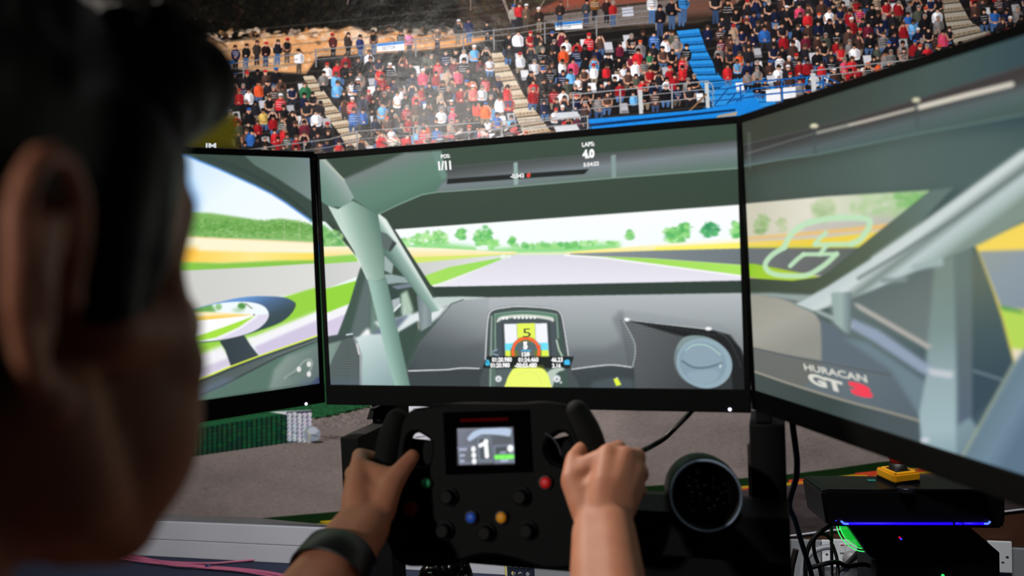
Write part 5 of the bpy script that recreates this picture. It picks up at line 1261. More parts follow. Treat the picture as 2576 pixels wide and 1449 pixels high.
for c0, c1, dz_ in ((1420, 1672, 0), (1698, 1990, 0), (1672, 1698, -.008)):
    u0 = at_depth(c0, 1430, 1.05); u1 = at_depth(c1, 1430, 1.05)
    bm = bmesh.new(); add_quadprism(bm, [(u0[0], yb_ + .075, e0 + .01 + 3 * dz_), (u1[0], yb_ + .075, e0 + .01 + 3 * dz_), (u1[0], yb_ + .075, e0 - .16), (u0[0] , yb_ + .075, e0 - .16)], [0, 1, 0], .012); rig_part('lower_panel', bm)
for x_, y_, l_ in ((cx_, -.15, 1.1), (xr, -.15, 1.1)):
    bm = bmesh.new(); add_box(bm, (x_, y_, .02), .04, l_, .04, None, .002); rig_part('base_rail', bm)
# left inner leg seen beside the wheel
p = at_depth(965, 1300, 1.12)
bm = bmesh.new(); add_box(bm, (p[0] + .004, p[1], p[2] / 2 + .05), .034, .04, p[2] + .06, None, .002); rig_part('leg', bm)

# ------------------------------------------------------------------ gauge pod on the deck
gc = at_depth(1776, 1247, .95)
gax = nrm(nrm(ray(1776, 1247)) + np.array([-.10, 0.02, .12]))
pod = empty('gauge_pod', np.array([gc[0], gc[1] + .03, d0[2]]), 'round black open ended pod with a bright rim ring on the rig deck', 'pod')
def pod_part(n, prof, m, off=0.0, close=True):
    bm = bmesh.new(); add_lathe(bm, gc + gax * off, gax, prof, 56, close); o = bm_obj(n, bm, m, None, True); adopt(o, pod); return o
podm = mat('pod_black_gloss', (7, 6, 7), .42, spec=.25)
pod_part('housing', [(.004, .0365), (.002, .0405), (.01, .043), (.04, .0445), (.075, .044), (.1, .040), (.1, 0.002), (.028, .002), (.027, .0315), (.012, .0345)], podm)
pod_part('rim_ring', [(0, .0392), (-.0015, .0405), (0, .042), (.003, .0418), (.004, .0392)], mat('rim_satin_blue_steel', (176, 196, 226), .42, metal=.3))
bm = bmesh.new(); x_, y_, d_ = frame_of(gax)
R = random.Random(8)
for _ in range(46):
    r_ = .027 * math.sqrt(R.random()); a_ = R.uniform(0, 6.28); s_ = R.uniform(.0012, .0036)
    add_ellipsoid(bm, gc + gax * .0265 + r_ * (math.cos(a_) * x_ + math.sin(a_) * y_), s_, s_, s_ * .8, None, 8, 6)
o = bm_obj('faceted_lens', bm, mat('lens_black_facets', (120, 124, 128), .3, metal=1.0), None, True); adopt(o, pod)
bm = bmesh.new(); add_box(bm, gc + np.array([.047, .04, -.036]), .03, .03, .006, None, .002); add_box(bm, gc + np.array([.0, .05, -.052]), .05, .05, .03, None, .003)
adopt(bm_obj('foot_bracket', bm, dark_metal), pod)

# ------------------------------------------------------------------ computer under the right monitor
cd = 1.60
def cpt(px, py, d=cd): return at_depth(px, py, d)
ex = nrm([RT[0], RT[1], 0]); ey = np.array([0, 0, 1.0]); en = nrm([-FW[0], -FW[1], 0])
RC = np.stack([ex, -en, ey], 1)
pc_black = mat('case_black', (10, 10, 12), .4, spec=.35)
pcb = cpt(2370, 1400); pcb[2] = 0
pc = empty('desktop_computer', pcb, 'black computer tower with blue light bar and green glowing acrylic fan panel', 'computer')
def cprism(name, pxs, m, front=0.0, depth=.3, bev=0.0, off=0.0):
    """polygon given in picture points on the tower's front plane, pushed back by depth"""
    base = cpt(2300, 1300) + en * (front)
    q = [on_plane(x, y, base, en) for x, y in pxs]
    bm = bmesh.new(); add_quadprism(bm, q, -en, depth)
    if bev: bmesh.ops.bevel(bm, geom=bm.edges[:], offset=bev, segments=2, affect='EDGES')
    o = bm_obj(name, bm, m); adopt(o, pc); return o
cprism('top_cover', [(2066, 1238), (2078, 1232), (2524, 1236), (2530, 1244), (2530, 1318), (2522, 1330), (2096, 1325), (2080, 1322)], pc_black, .03, .105, .004)
floor_y = 1449 + 320
def front_pt(px, py): return on_plane(px, py, cpt(2300, 1300), en)
# lower body down to the floor
q = [front_pt(2158, 1326), front_pt(2440, 1326), front_pt(2514, 1390), front_pt(2514, 1449), front_pt(2204, 1449), front_pt(2204, 1388)]
qa = list(q); qa[3] = np.array([q[2][0], q[2][1], 0.004]); qa[4] = np.array([q[5][0], q[5][1], 0.004])
bm = bmesh.new(); add_quadprism(bm, qa, -en, .028); adopt(bm_obj('front_panel', bm, pc_black), pc)
qb = [front_pt(2262, 1328), front_pt(2430, 1328), front_pt(2500, 1392), front_pt(2500, 1449), front_pt(2262, 1449)]
qb = [v - en * .03 for v in qb]; qb[3][2] = .004; qb[4][2] = .004
bm = bmesh.new(); add_quadprism(bm, qb, -en, .17); adopt(bm_obj('tower_body', bm, pc_black), pc)
ledb = glow('led_blue', (20, 0, 255), 2.6)
for a_, b_ in ((2120, 2396), (2404, 2420), (2425, 2484)):
    bm = bmesh.new(); add_tube(bm, [on_plane(a_, 1317.5, cpt(2300, 1300) + en * .032, en), on_plane(b_, 1317.5, cpt(2300, 1300) + en * .032, en)], .0023, 8)
    o = bm_obj('light_bar', bm, ledb, None, True); adopt(o, pc)
for pth in ([(2116, 1311), (2124, 1317), (2134, 1318)], [(2476, 1317.5), (2486, 1317), (2491, 1311)]):
    bm = bmesh.new(); add_tube(bm, smooth_path([on_plane(x, y, cpt(2300, 1300) + en * .034, en) for x, y in pth], 5), .0019, 8)
    o = bm_obj('light_bar_end', bm, glow('led_blue_bright', (90, 130, 255), 1.4), None, True); adopt(o, pc)
for (x, y, c, n, r) in ((2263, 1352, (255, 20, 40), 'led_red', .0018), (2267, 1356, (60, 50, 255), 'led_violet', .0022), (2372, 1448, (40, 255, 110), 'led_green_dot', .003), (2103, 1310, (50, 40, 230), 'led_blue_dot', .0014)):
    bm = bmesh.new(); add_ellipsoid(bm, on_plane(x, y, cpt(2300, 1300) + en * (.001 if y > 1330 else .031), en), r, r, r, None, 8, 6); o = bm_obj('indicator_light', bm, glow(n, c, 1.3), None, True); adopt(o, pc)
# clear acrylic side panel with green edge-lit rings
acr = bpy.data.materials.new('clear_acrylic_green_tint'); acr.use_nodes = True
nt = acr.node_tree; b_ = nt.nodes['Principled BSDF']; tr = nt.nodes.new('ShaderNodeBsdfTransparent'); mx = nt.nodes.new('ShaderNodeMixShader')
b_.inputs['Base Color'].default_value = (*lin((20, 200, 70)), 1); b_.inputs['Emission Color'].default_value = (*lin((24, 190, 60)), 1); b_.inputs['Emission Strength'].default_value = 0.75; b_.inputs['Roughness'].default_value = .1
mx.inputs[0].default_value = .72; nt.links.new(tr.outputs[0], mx.inputs[1]); nt.links.new(b_.outputs[0], mx.inputs[2]); nt.links.new(mx.outputs[0], nt.nodes['Material Output'].inputs['Surface'])
pln = cpt(2300, 1300) - en * .05
cprism('acrylic_window', [(2111, 1320), (2138, 1320), (2172, 1378), (2158, 1374), (2138, 1362), (2122, 1346), (2114, 1332)], acr, -.05, .003)
lg_m = glow('led_green_edge', (70, 255, 120), 1.0)
for pth, r in (([(2104, 1318), (2108, 1336), (2120, 1358), (2140, 1376), (2158, 1385), (2178, 1388)], .0011), ([(2111, 1318), (2116, 1336), (2128, 1356), (2146, 1371), (2160, 1378), (2174, 1380)], .0011)):
    bm = bmesh.new(); add_tube(bm, smooth_path([on_plane(x, y, pln + en * .002, en) for x, y in pth], 8), r, 8); o = bm_obj('glowing_ring', bm, lg_m, None, True); adopt(o, pc)
cprism('side_strut', [(2136, 1326), (2160, 1326), (2206, 1388), (2206, 1410), (2188, 1400)], mat('strut_grey', (58, 58, 60), .5), -.005, .02)
cprism('front_post', [(2195, 1412), (2204, 1412), (2204, 1449), (2195, 1449)], bpy.data.materials['strut_grey'], .0, .01)
cprism('rear_post', [(2090, 1326), (2096, 1326), (2097, 1449), (2092, 1449)], bpy.data.materials['strut_grey'], -.1, .006)

# emergency stop box standing on the computer
tz = float(np.mean([on_plane(x, 1236, cpt(2300, 1300) + en * .03, en)[2] for x in (2100, 2500)]))
def on_z(px, py, z):
    d = ray(px, py); return CP + d * ((z - CP[2]) / d[2])
yel = mat('stop_box_yellow', (226, 158, 14), .45)
stop = empty('emergency_stop', on_plane(2270, 1225, cpt(2300, 1300) - en * .12, en), 'yellow emergency stop box with red mushroom button on top of the computer', 'switch')
sp = cpt(2300, 1300) + en * .012
# corners of the yellow lid: near corner at column 2252
pn = on_plane(2251, 1195, sp, en); pn2 = on_plane(2251, 1217, sp, en); hgt = float(pn[2] - pn2[2])
zc = float(pn[2])
cor = [on_z(2251, 1195, zc), on_z(2316, 1187, zc), on_z(2268, 1166, zc), on_z(2203, 1174, zc)]
bm = bmesh.new(); add_quadprism(bm, cor, [0, 0, -1], hgt); bmesh.ops.bevel(bm, geom=bm.edges[:], offset=.003, segments=2, affect='EDGES'); adopt(bm_obj('yellow_lid', bm, yel), stop)
ctr = sum(cor) / 4
ins_ = [ctr + (c - ctr) * .55 + np.array([0, 0, .0008]) for c in cor]
bm = bmesh.new(); add_quadprism(bm, ins_, [0, 0, -1], .002); adopt(bm_obj('top_plate', bm, mat('plate_dark', (34, 32, 28), .5)), stop)
low = [ctr + (c - ctr) * .97 - np.array([0, 0, hgt]) for c in cor]
bm = bmesh.new(); add_quadprism(bm, low, [0, 0, -1], max(.006, zc - hgt - tz - .0055)); adopt(bm_obj('base_box', bm, pc_black), stop)
bm = bmesh.new(); add_lathe(bm, ctr, [0, 0, 1], [(0, .0175), (.014, .0165), (.014, 0)], 28); adopt(bm_obj('collar', bm, mat('collar_black', (16, 15, 15), .5), None, True), stop)
bm = bmesh.new(); add_lathe(bm, ctr + np.array([0, 0, .014]), [0, 0, 1], [(0, 0), (0, .0145), (.005, .0155), (.014, .020), (.022, .019), (.027, .012), (.028, 0)], 32); adopt(bm_obj('mushroom_button', bm, mat('stop_red', (176, 14, 20), .4), None, True), stop)
for c in cor:
    bm = bmesh.new(); add_lathe(bm, ctr + (c - ctr) * .80 + np.array([0, 0, .0002]), [0, 0, 1], [(0, .0022), (.0006, .0022), (.0006, 0)], 12); adopt(bm_obj('screw', bm, mat('screw_dark', (90, 66, 20), .5)), stop)
# knob on the front edge of the case
kc = on_plane(2279, 1229, cpt(2300, 1300) + en * .026, en)
bm = bmesh.new(); add_lathe(bm, np.array([kc[0], kc[1], tz - .001]), [0, 0, 1], [(0, .0165), (.008, .0165), (.0095, .0155), (.0095, 0)], 30)
o = bm_obj('volume_knob', bm, mat('knob_gunmetal', (60, 62, 70), .3, metal=.8), None, True); adopt(o, pc)
# thin raised lid on the case with a teal card at its back edge
lid_q = [on_z(2104, 1234, tz + .001), on_z(2500, 1236, tz + .001), on_z(2420, 1206, tz + .001), on_z(2087, 1207, tz + .001)]
bm = bmesh.new(); add_quadprism(bm, lid_q, [0, 0, 1], .004); adopt(bm_obj('raised_lid', bm, pc_black), pc)
crd = [on_z(x, y, tz + .0055) for x, y in ((2184, 1211), (2203, 1211), (2202, 1207), (2180, 1207))]
bm = bmesh.new(); add_quadprism(bm, crd, [0, 0, 1], .001); adopt(bm_obj('teal_card', bm, mat('label_teal', (30, 110, 100), .5)), pc)

# ------------------------------------------------------------------ sockets and plug on the dado trunking
sock_m = mat('socket_white_plastic', (196, 200, 204), .35)
def wbox(bm, px0, px1, py0, py1, d0_, d1_, bev=.0015):
    s0, z0 = wall_sz(px0, (py0 + py1) / 2, d1_); s1, _ = wall_sz(px1, (py0 + py1) / 2, d1_); _, za = wall_sz((px0 + px1) / 2, py1, d1_); _, zb_ = wall_sz((px0 + px1) / 2, py0, d1_)
    add_box(bm, wall_pt((s0 + s1) / 2, (za + zb_) / 2, (d0_ + d1_) / 2), s1 - s0, abs(d1_ - d0_), zb_ - za, WR, bev)
def socket(name, px0, px1, py0, py1, label, sw=()):
    e = empty(name, wall_pt(*wall_sz((px0 + px1) / 2, py1), .0225), label, 'socket')
    bm = bmesh.new(); wbox(bm, px0, px1, py0, py1, .0222, .031); adopt(bm_obj('face_plate', bm, sock_m), e)
    hole = mat('socket_hole', (10, 10, 11), .8)
    for (x, y, w, h) in sw:
        if w > 9:
            bm = bmesh.new(); wbox(bm, x - w / 2, x + w / 2, y - h / 2, y + h / 2, .0308, .0345, .001); o = bm_obj('rocker_switch', bm, sock_m); adopt(o, e)
            bm = bmesh.new(); wbox(bm, x - w * .36, x + w * .36, y - h / 2 + .3, y - h / 2 + 3, .0340, .0352, .0002); k = bm_obj('red_marker', bm, mat('switch_red', (150, 20, 24), .5)); k.parent = o; k.matrix_parent_inverse = o.matrix_world.inverted()
        else:
            bm = bmesh.new(); wbox(bm, x - w / 2, x + w / 2, y - h / 2, y + h / 2, .0300, .0315, .0002); adopt(bm_obj('pin_hole', bm, hole), e)
    return e
bpy.context.view_layer.update()
socket('wall_socket', 2090, 2200, 1360, 1428, 'white double socket with red topped switches behind the acrylic panel', ((2119, 1380, 13, 21), (2134, 1380, 13, 21)))
socket('wall_socket', 2486, 2546, 1363, 1440, 'white socket at the far right of the computer tower', ((2534, 1402, 7, 5), (2523, 1415, 7, 4)))
socket('data_socket', 2068, 2088, 1360, 1426, 'narrow white outlet plate with one round hole between cable and panel', ((2080, 1395, 6, 5),))
plug = empty('mains_plug', wall_pt(*wall_sz(2160, 1425), .035), 'grey mains plug with white test sticker in the double socket', 'plug')
bm = bmesh.new(); s_, z_ = wall_sz(2143, 1408, .05); add_ellipsoid(bm, wall_pt(s_, z_, .05), .026, .018, .026, WR, 20, 12); adopt(bm_obj('plug_body', bm, mat('plug_grey', (120, 120, 122), .45), None, True), plug)
bm = bmesh.new(); wbox(bm, 2152, 2190, 1392, 1424, .048, .0495, .0003); lab_ = bm_obj('test_sticker', bm, mat('sticker_white', (214, 216, 212), .6)); adopt(lab_, plug)
bm = bmesh.new(); wbox(bm, 2157, 2183, 1418, 1424, .0492, .0503, .0001); adopt(bm_obj('yellow_band', bm, mat('sticker_yellow', (206, 176, 30), .6)), plug)
o3, a3, b3 = [on_plane(x, y, W0 + WN * .051, WN) for x, y in ((2158, 1423.4), (2181, 1423), (2158, 1419))]
text_on('sticker_lettering', 'POTTERY', o3, a3 - o3, b3 - o3, WN, mat('ink_dark', (40, 36, 14), .6), plug)
o3, a3, b3 = [on_plane(x, y, W0 + WN * .051, WN) for x, y in ((2156, 1417), (2178, 1416), (2156, 1414))]
text_on('sticker_lettering', 'TESTED', o3, a3 - o3, b3 - o3, WN, bpy.data.materials['ink_dark'], plug)

# ------------------------------------------------------------------ cables
cab_m = mat('cable_black_rubber', (12, 12, 13), .45); cab_g = mat('cable_grey', (116, 120, 128), .45); pink_m = mat('cable_pink', (158, 80, 110), .5)
def cable(name, pts, r, m, label, group=None, n=10):
    bm = bmesh.new(); add_tube(bm, smooth_path(pts, n), r, 10); o = bm_obj(name, bm, m, None, True); tag(o, label, 'cable', group); return o
cable('signal_cable', [at_depth(x, y, d) for x, y, d in ((1758, 1010, 1.12), (1738, 1036, 1.12), (1700, 1075, 1.13), (1672, 1102, 1.13), (1640, 1122, 1.12), (1600, 1145, 1.08), (1540, 1200, 1.06))], .0036, cab_m, 'black cable sagging from the centre monitor towards the wheel')
cable('signal_cable', [at_depth(x, y, d) for x, y, d in ((1992, 1050, 1.15), (1996, 1085, 1.16), (2002, 1130, 1.18), (2005, 1165, 1.2), (2002, 1205, 1.22), (1990, 1245, 1.26), (1986, 1275, 1.3), (2000, 1310, 1.36), (2018, 1370, 1.45), (2040, 1440, 1.5), (2052, 1500, 1.5))], .0046, cab_m, 'thick black cable hanging from the right monitor past the upright')
cable('signal_cable', [at_depth(x, y, d) for x, y, d in ((1970, 1058, 1.14), (1970, 1080, 1.14), (1966, 1110, 1.14), (1966, 1160, 1.13), (1970, 1220, 1.12))], .0024, cab_m, 'thin black cable hugging the right upright')
cable('power_cable', [at_depth(x, y, d) for x, y, d in ((2092, 1320, 1.66), (2076, 1330, 1.66), (2056, 1344, 1.66), (2040, 1364, 1.66), (2030, 1390, 1.66), (2026, 1425, 1.66), (2028, 1480, 1.66))], .0044, cab_m, 'black cable curving down from the left end of the computer cover')
cable('power_cable', [at_depth(x, y, d) for x, y, d in ((2090, 1356, 1.7), (2076, 1344, 1.7), (2060, 1344, 1.7), (2047, 1362, 1.7), (2050, 1395, 1.7), (2062, 1430, 1.7), (2070, 1480, 1.7))], .0038, cab_m, 'black cable looping over beside the power cable left of the computer')
cable('power_cable', [wall_pt(*wall_sz(x, y, .08), .08) for x, y in ((2092, 1375), (2070, 1378), (2048, 1386), (2032, 1400), (2020, 1425), (2014, 1460))], .0078, cab_g, 'thick grey cable arching across the trunking below the wood panel')
cable('power_cable', [at_depth(x, y, d) for x, y, d in ((2030, 1430, 1.6), (2100, 1414, 1.62), (2130, 1424, 1.66), (2175, 1420, 1.7), (2210, 1436, 1.7))], .0046, cab_m, 'black cable running level across the sockets')
cable('power_cable', [at_depth(x, y, d) for x, y, d in ((2094, 1370, 1.66), (2104, 1400, 1.64), (2108, 1430, 1.62), (2106, 1480, 1.6))], .0036, cab_m, 'black cable dropping behind the clear acrylic panel')
cable('power_cable', [wall_pt(*wall_sz(x, y, .07), .07) for x, y in ((2160, 1386), (2148, 1400), (2128, 1420), (2108, 1440), (2080, 1470))], .0055, cab_m, 'black mains lead leaving the grey plug to the left')
cable('power_cable', [wall_pt(*wall_sz(x, y, .07), .07) for x, y in ((2160, 1388), (2176, 1398), (2196, 1418), (2215, 1440))], .0055, cab_m, 'black mains lead leaving the grey plug to the right')
cable('loose_cable_end', [at_depth(x, y, d) for x, y, d in ((2002, 1382, 1.5), (1998, 1400, 1.5), (1992, 1425, 1.5), (1988, 1460, 1.5))], .0055, mat('cable_brown_black', (34, 28, 30), .6), 'stub of dark cable standing up beside the right upright')
def fl(px, py, z=.006): return on_z(px, py, z)
pk = 'pink network cables on the carpet'
cable('network_cable', [fl(x, y) for x, y in ((60, 1352), (318, 1376), (520, 1392), (740, 1411), (1010, 1428), (1290, 1441), (1420, 1448), (1600, 1458))], .0034, pink_m, 'pink network cable lying along the foot of the white trunking', pk)
cable('network_cable', [fl(x, y, .007) for x, y in ((120, 1372), (300, 1390), (400, 1411), (520, 1417), (600, 1412), (690, 1405), (760, 1410), (860, 1420))], .0034, pink_m, 'pink network cable rising from the bundle back to the trunking', pk)
for k, (dy, lab) in enumerate(((-4, 'uppermost pink cable of the taped bundle on the carpet'), (1, 'middle pink cable of the taped bundle on the carpet'), (5, 'lowest pink cable of the taped bundle on the carpet'), (-1, 'pink cable crossing over the taped bundle on the carpet'))):
    pts = [(140, 1376), (275, 1394 + dy), (360, 1409 + dy * .8), (440, 1419 + (dy if k < 3 else 6) * .6), (526, 1427 + dy * .5), (600, 1433 + dy * .6), (680, 1444 + dy), (780, 1464 + dy)]
    cable('network_cable', [fl(x, y, .006 + .002 * k) for x, y in pts], .0034, pink_m, lab, pk)
bm = bmesh.new(); c = fl(526, 1427, .009); d_ = nrm(fl(560, 1430, .009) - c); add_tube(bm, [c - d_ * .011, c - d_ * .01, c + d_ * .01, c + d_ * .011], [.009, .0105, .0105, .009], 14)
o = bm_obj('cable_tape', bm, mat('tape_navy', (22, 30, 72), .5), None, True); tag(o, 'navy tape wrap around the pink cable bundle', 'tape')

# ------------------------------------------------------------------ pedals
ped_m = mat('pedal_blued_steel', (46, 54, 74), .35, metal=.6)
pe = empty('brake_pedal', at_depth(1312, 1475, 1.75) * np.array([1, 1, 0]) + np.array([0, 0, .0]), 'blue grey pedal plate with holes below the wheel', 'pedal')
pp_ = at_depth(1312, 1450, 1.75)
PNx = nrm([RT[0], RT[1], 0]); PNn = nrm([-FW[0], -FW[1], .35]); PNy = np.cross(PNn, PNx)
if PNy[2] < 0: PNy = -PNy
def pl_(px, py):
    d = on_plane(px, py, pp_, PNn) - pp_; return (float(d @ PNx), float(d @ PNy))
hol = [([pl_(x + 6.5 * math.cos(a), y + 7 * math.sin(a)) for a in np.linspace(0, 2 * math.pi, 9)[:-1]], True) for x, y in ((1291, 1442), (1308, 1443), (1327, 1444), (1292, 1466), (1309, 1467), (1328, 1468))]
flat_shape('pedal_face', [([pl_(*q) for q in ((1276, 1412), (1342, 1418), (1346, 1500), (1280, 1496))], False)] + hol, pp_, PNx, PNy, PNn, .006, .0015, ped_m, pe)
for k in range(4):
    bm = bmesh.new(); c_ = on_plane(1284 + 15 * k, 1424 + .8 * k, pp_ + PNn * .0012, PNn); add_box(bm, c_, .010, .004, .005, np.stack([PNx, -PNn, PNy], 1), .0008); adopt(bm_obj('grip_rib', bm, mat('rib_steel', (84, 96, 100), .4, metal=.4)), pe)
bm = bmesh.new(); add_tube(bm, [pp_ - PNn * .02, np.array([pp_[0], pp_[1] + .08, .03])], .010, 12); add_box(bm, (pp_[0], pp_[1] + .08, .015), .06, .08, .03, None, .002); adopt(bm_obj('pedal_arm', bm, dark_metal), pe)
cl = at_depth(1115, 1440, 1.35)
ce = empty('clutch_bracket', np.array([cl[0], cl[1], 0]), 'black mechanism with a chrome bolt under the wheel', 'bracket')
bm = bmesh.new(); add_caps(bm, [at_depth(x, y, 1.35) for x, y in ((1085, 1450), (1120, 1430), (1160, 1420), (1170, 1440), (1175, 1480))], [.022, .02, .014, .012, .016], 14); add_tube(bm, [at_depth(1115, 1470, 1.35), np.array([cl[0], cl[1] + .03, .01])], .016, 12)
adopt(bm_obj('pivot_housing', bm, mat('housing_gloss_black', (7, 7, 8), .25), None, True), ce)
bm = bmesh.new(); add_lathe(bm, at_depth(1082, 1447, 1.325), -FW, [(0, .006), (.004, .006), (.005, .003), (.005, 0)], 6); add_ellipsoid(bm, at_depth(1083, 1430, 1.328), .004, .002, .002); adopt(bm_obj('chrome_bolt', bm, chrome_m), ce)

# ------------------------------------------------------------------ the driver
skin_m = mat('skin', (200, 142, 112), .56, spec=.3, sss=.25, ssr=(.9, .32, .18), noise=(45, .12, (180, 112, 86)), bump=(320, .12, .001))
HC = np.array([0.058, -0.872, 1.010])
YAW = math.radians(4)
HX = np.array([math.cos(YAW), math.sin(YAW), 0]); HY = np.array([-math.sin(YAW), math.cos(YAW), 0]); HZ = np.array([0, 0, 1.0])
HR = np.stack([HX, HY, HZ], 1)
def hp(x, y, z): return HC + HX * x + HY * y + HZ * z
def fuse(name, bm, voxel, iters, m, parent, factor=.5):

    me = bpy.data.meshes.new(name); bm.to_mesh(me); bm.free()
    o = bpy.data.objects.new(name, me); COL.objects.link(o)
    r = o.modifiers.new('fuse', 'REMESH'); r.mode = 'VOXEL'; r.voxel_size = voxel; r.use_smooth_shade = True
    s = o.modifiers.new('soft', 'SMOOTH'); s.iterations = iters; s.factor = factor
    dg = bpy.context.evaluated_depsgraph_get()
    me2 = bpy.data.meshes.new_from_object(o.evaluated_get(dg)); bpy.data.objects.remove(o); bpy.data.meshes.remove(me)
    me2.name = name
    me2.polygons.foreach_set('use_smooth', [True] * len(me2.polygons))
    o = link_mesh(name, me2, m, None)
    if parent is not None: adopt(o, parent)

    return o
driver = empty('person', (0.05, -0.9, 0.30), 'person with short dark hair seen from behind, gripping the steering wheel with both hands', 'person')
bm = bmesh.new()
# head
add_ellipsoid(bm, hp(0, -.012, .038), .076, .098, .086, HR, 28, 18)
add_ellipsoid(bm, hp(0, .030, -.018), .064, .062, .088, HR, 28, 18)
add_ellipsoid(bm, hp(0, .012, -.055), .060, .062, .050, HR, 24, 14)
for s in (-1, 1):
    add_caps(bm, [hp(.060 * s, .000, -.040), hp(.058 * s, .010, -.070), hp(.042 * s, .048, -.094), hp(.014 * s, .074, -.104)], [.017, .017, .016, .016])
    add_caps(bm, [hp(.046 * s, .072, -.020), hp(.058 * s, .052, -.022), hp(.068 * s, .020, -.018)], [.019, .0175, .012])
    add_ellipsoid(bm, hp(.046 * s, .044, -.050), .030, .040, .050, HR)
    add_ellipsoid(bm, hp(.034 * s, .046, -.078), .028, .036, .030, HR)
    add_caps(bm, [hp(.012 * s, .088, .026), hp(.034 * s, .087, .031), hp(.053 * s, .074, .029)], [.0125, .0130, .0125])
    add_ellipsoid(bm, hp(.031 * s, .074, .006), .0125, .0125, .0125, HR)
    add_caps(bm, [hp(.020 * s, .083, .001), hp(.031 * s, .087, -.001), hp(.043 * s, .079, .001)], [.004, .005, .004])
    add_ellipsoid(bm, hp(.010 * s, .102, -.028), .009, .010, .008, HR)
    add_ellipsoid(bm, hp(.030 * s, .058, .058), .034, .034, .036, HR)
    add_caps(bm, [hp(.052 * s, .066, .046), hp(.060 * s, .050, .02)], [.016, .013])
    add_caps(bm, [hp(.053 * s, .074, .027), hp(.054 * s, .063, .004), hp(.058 * s, .056, -.018), hp(.058 * s, .055, -.034)], [.0120, .0115, .0160, .020])
    # ear: helix rim, concha plate, lobe
    ex_, = (.078 * s,)
    helix = [(.076, -.002, .004), (.083, -.006, .022), (.090, -.018, .034), (.096, -.034, .034), (.0985, -.044, .020), (.096, -.044, -.002), (.090, -.036, -.020), (.083, -.026, -.030)]
    P = smooth_path([hp(a * s, b, c) for a, b, c in helix], 4); add_caps(bm, P, [.0046] * len(P), 8)
    anti = [(.084, -.018, .018), (.090, -.030, .018), (.090, -.032, .000), (.083, -.022, -.014)]
    P = smooth_path([hp(a * s, b, c) for a, b, c in anti], 4); add_caps(bm, P, [.0036] * len(P), 8)
    add_caps(bm, [hp(.078 * s, -.020, .012), hp(.084 * s, -.030, .004), hp(.080 * s, -.026, -.014)], [.009, .009, .008], 10)
    add_ellipsoid(bm, hp(.083 * s, -.020, -.034), .006, .0085, .0095, HR)
    add_ellipsoid(bm, hp(.078 * s, -.006, -.004), .004, .005, .007, HR)
add_caps(bm, [hp(0, .086, .016), hp(0, .098, -.004), hp(0, .110, -.026)], [.008, .008, .0115]); add_caps(bm, [hp(0, .1, -.036), hp(0, .088, -.046)], [.006, .008])
add_caps(bm, [hp(-.022, .078, -.062), hp(-.008, .090, -.057), hp(.008, .090, -.057), hp(.022, .078, -.062)], [.005, .0065, .0065, .005]); add_caps(bm, [hp(-.020, .077, -.068), hp(0, .089, -.071), hp(.020, .077, -.068)], [.005, .0075, .005])
add_ellipsoid(bm, hp(0, .074, -.100), .024, .022, .018, HR)
add_caps(bm, [hp(0, -.030, -.055), hp(0, -.040, -.11), hp(0, -.055, -.19)], [.058, .055, .060], 24)
# torso
add_ellipsoid(bm, (.05, -.935, .66), .165, .105, .22, None, 28, 18)
add_ellipsoid(bm, (.05, -.925, .40), .155, .11, .16, None, 28, 18)
SHO = {1: np.array([.225, -.925, .775]), -1: np.array([-.125, -.925, .775])}
ELB = {1: np.array([.255, -.62, .575]), -1: np.array([-.10, -.66, .60])}
for s in (1, -1):
    add_caps(bm, [np.array([.05 + .05 * s, -.935, .83]), SHO[s]], [.055, .062], 18)
    add_caps(bm, [SHO[s], SHO[s] * .5 + ELB[s] * .5, ELB[s]], [.060, .050, .042], 18)
# hands: points are (picture x, picture y, lift from the wheel plane towards the driver)
def H(px, py, n): return wq(px, py, n)
RH = dict(wrist=(1518, 1335, .074), mcp=[(1532, 1142, .034), (1574, 1150, .033), (1597, 1182, .030), (1601, 1224, .032)],
          pip=[(1556, 1128, -.008), (1604, 1150, -.006), (1613, 1192, -.008), (1609, 1236, -.004)],
          dip=[(1540, 1132, -.034), (1578, 1160, -.036), (1584, 1200, -.036), (1582, 1244, -.030)],
          tip=[(1508, 1140, -.034), (1538, 1164, -.036), (1542, 1202, -.036), (1548, 1244, -.030)],
          thumb=[(1478, 1292, .060), (1441, 1210, .044), (1446, 1156, .022), (1464, 1128, .004)])
LH = dict(wrist=(910, 1325, .072), mcp=[(904, 1172, .030), (893, 1206, .032), (889, 1244, .032), (892, 1282, .034)],
          pip=[(905, 1146, -.006), (887, 1190, -.008), (884, 1236, -.008), (888, 1280, -.004)],
          dip=[(930, 1150, -.034), (910, 1196, -.036), (906, 1240, -.036), (908, 1284, -.030)],
          tip=[(962, 1158, -.034), (946, 1200, -.036), (942, 1242, -.036), (942, 1284, -.030)],
          thumb=[(958, 1288, .058), (982, 1226, .046), (1012, 1180, .030), (1038, 1148, .018)])
WR_ = {}
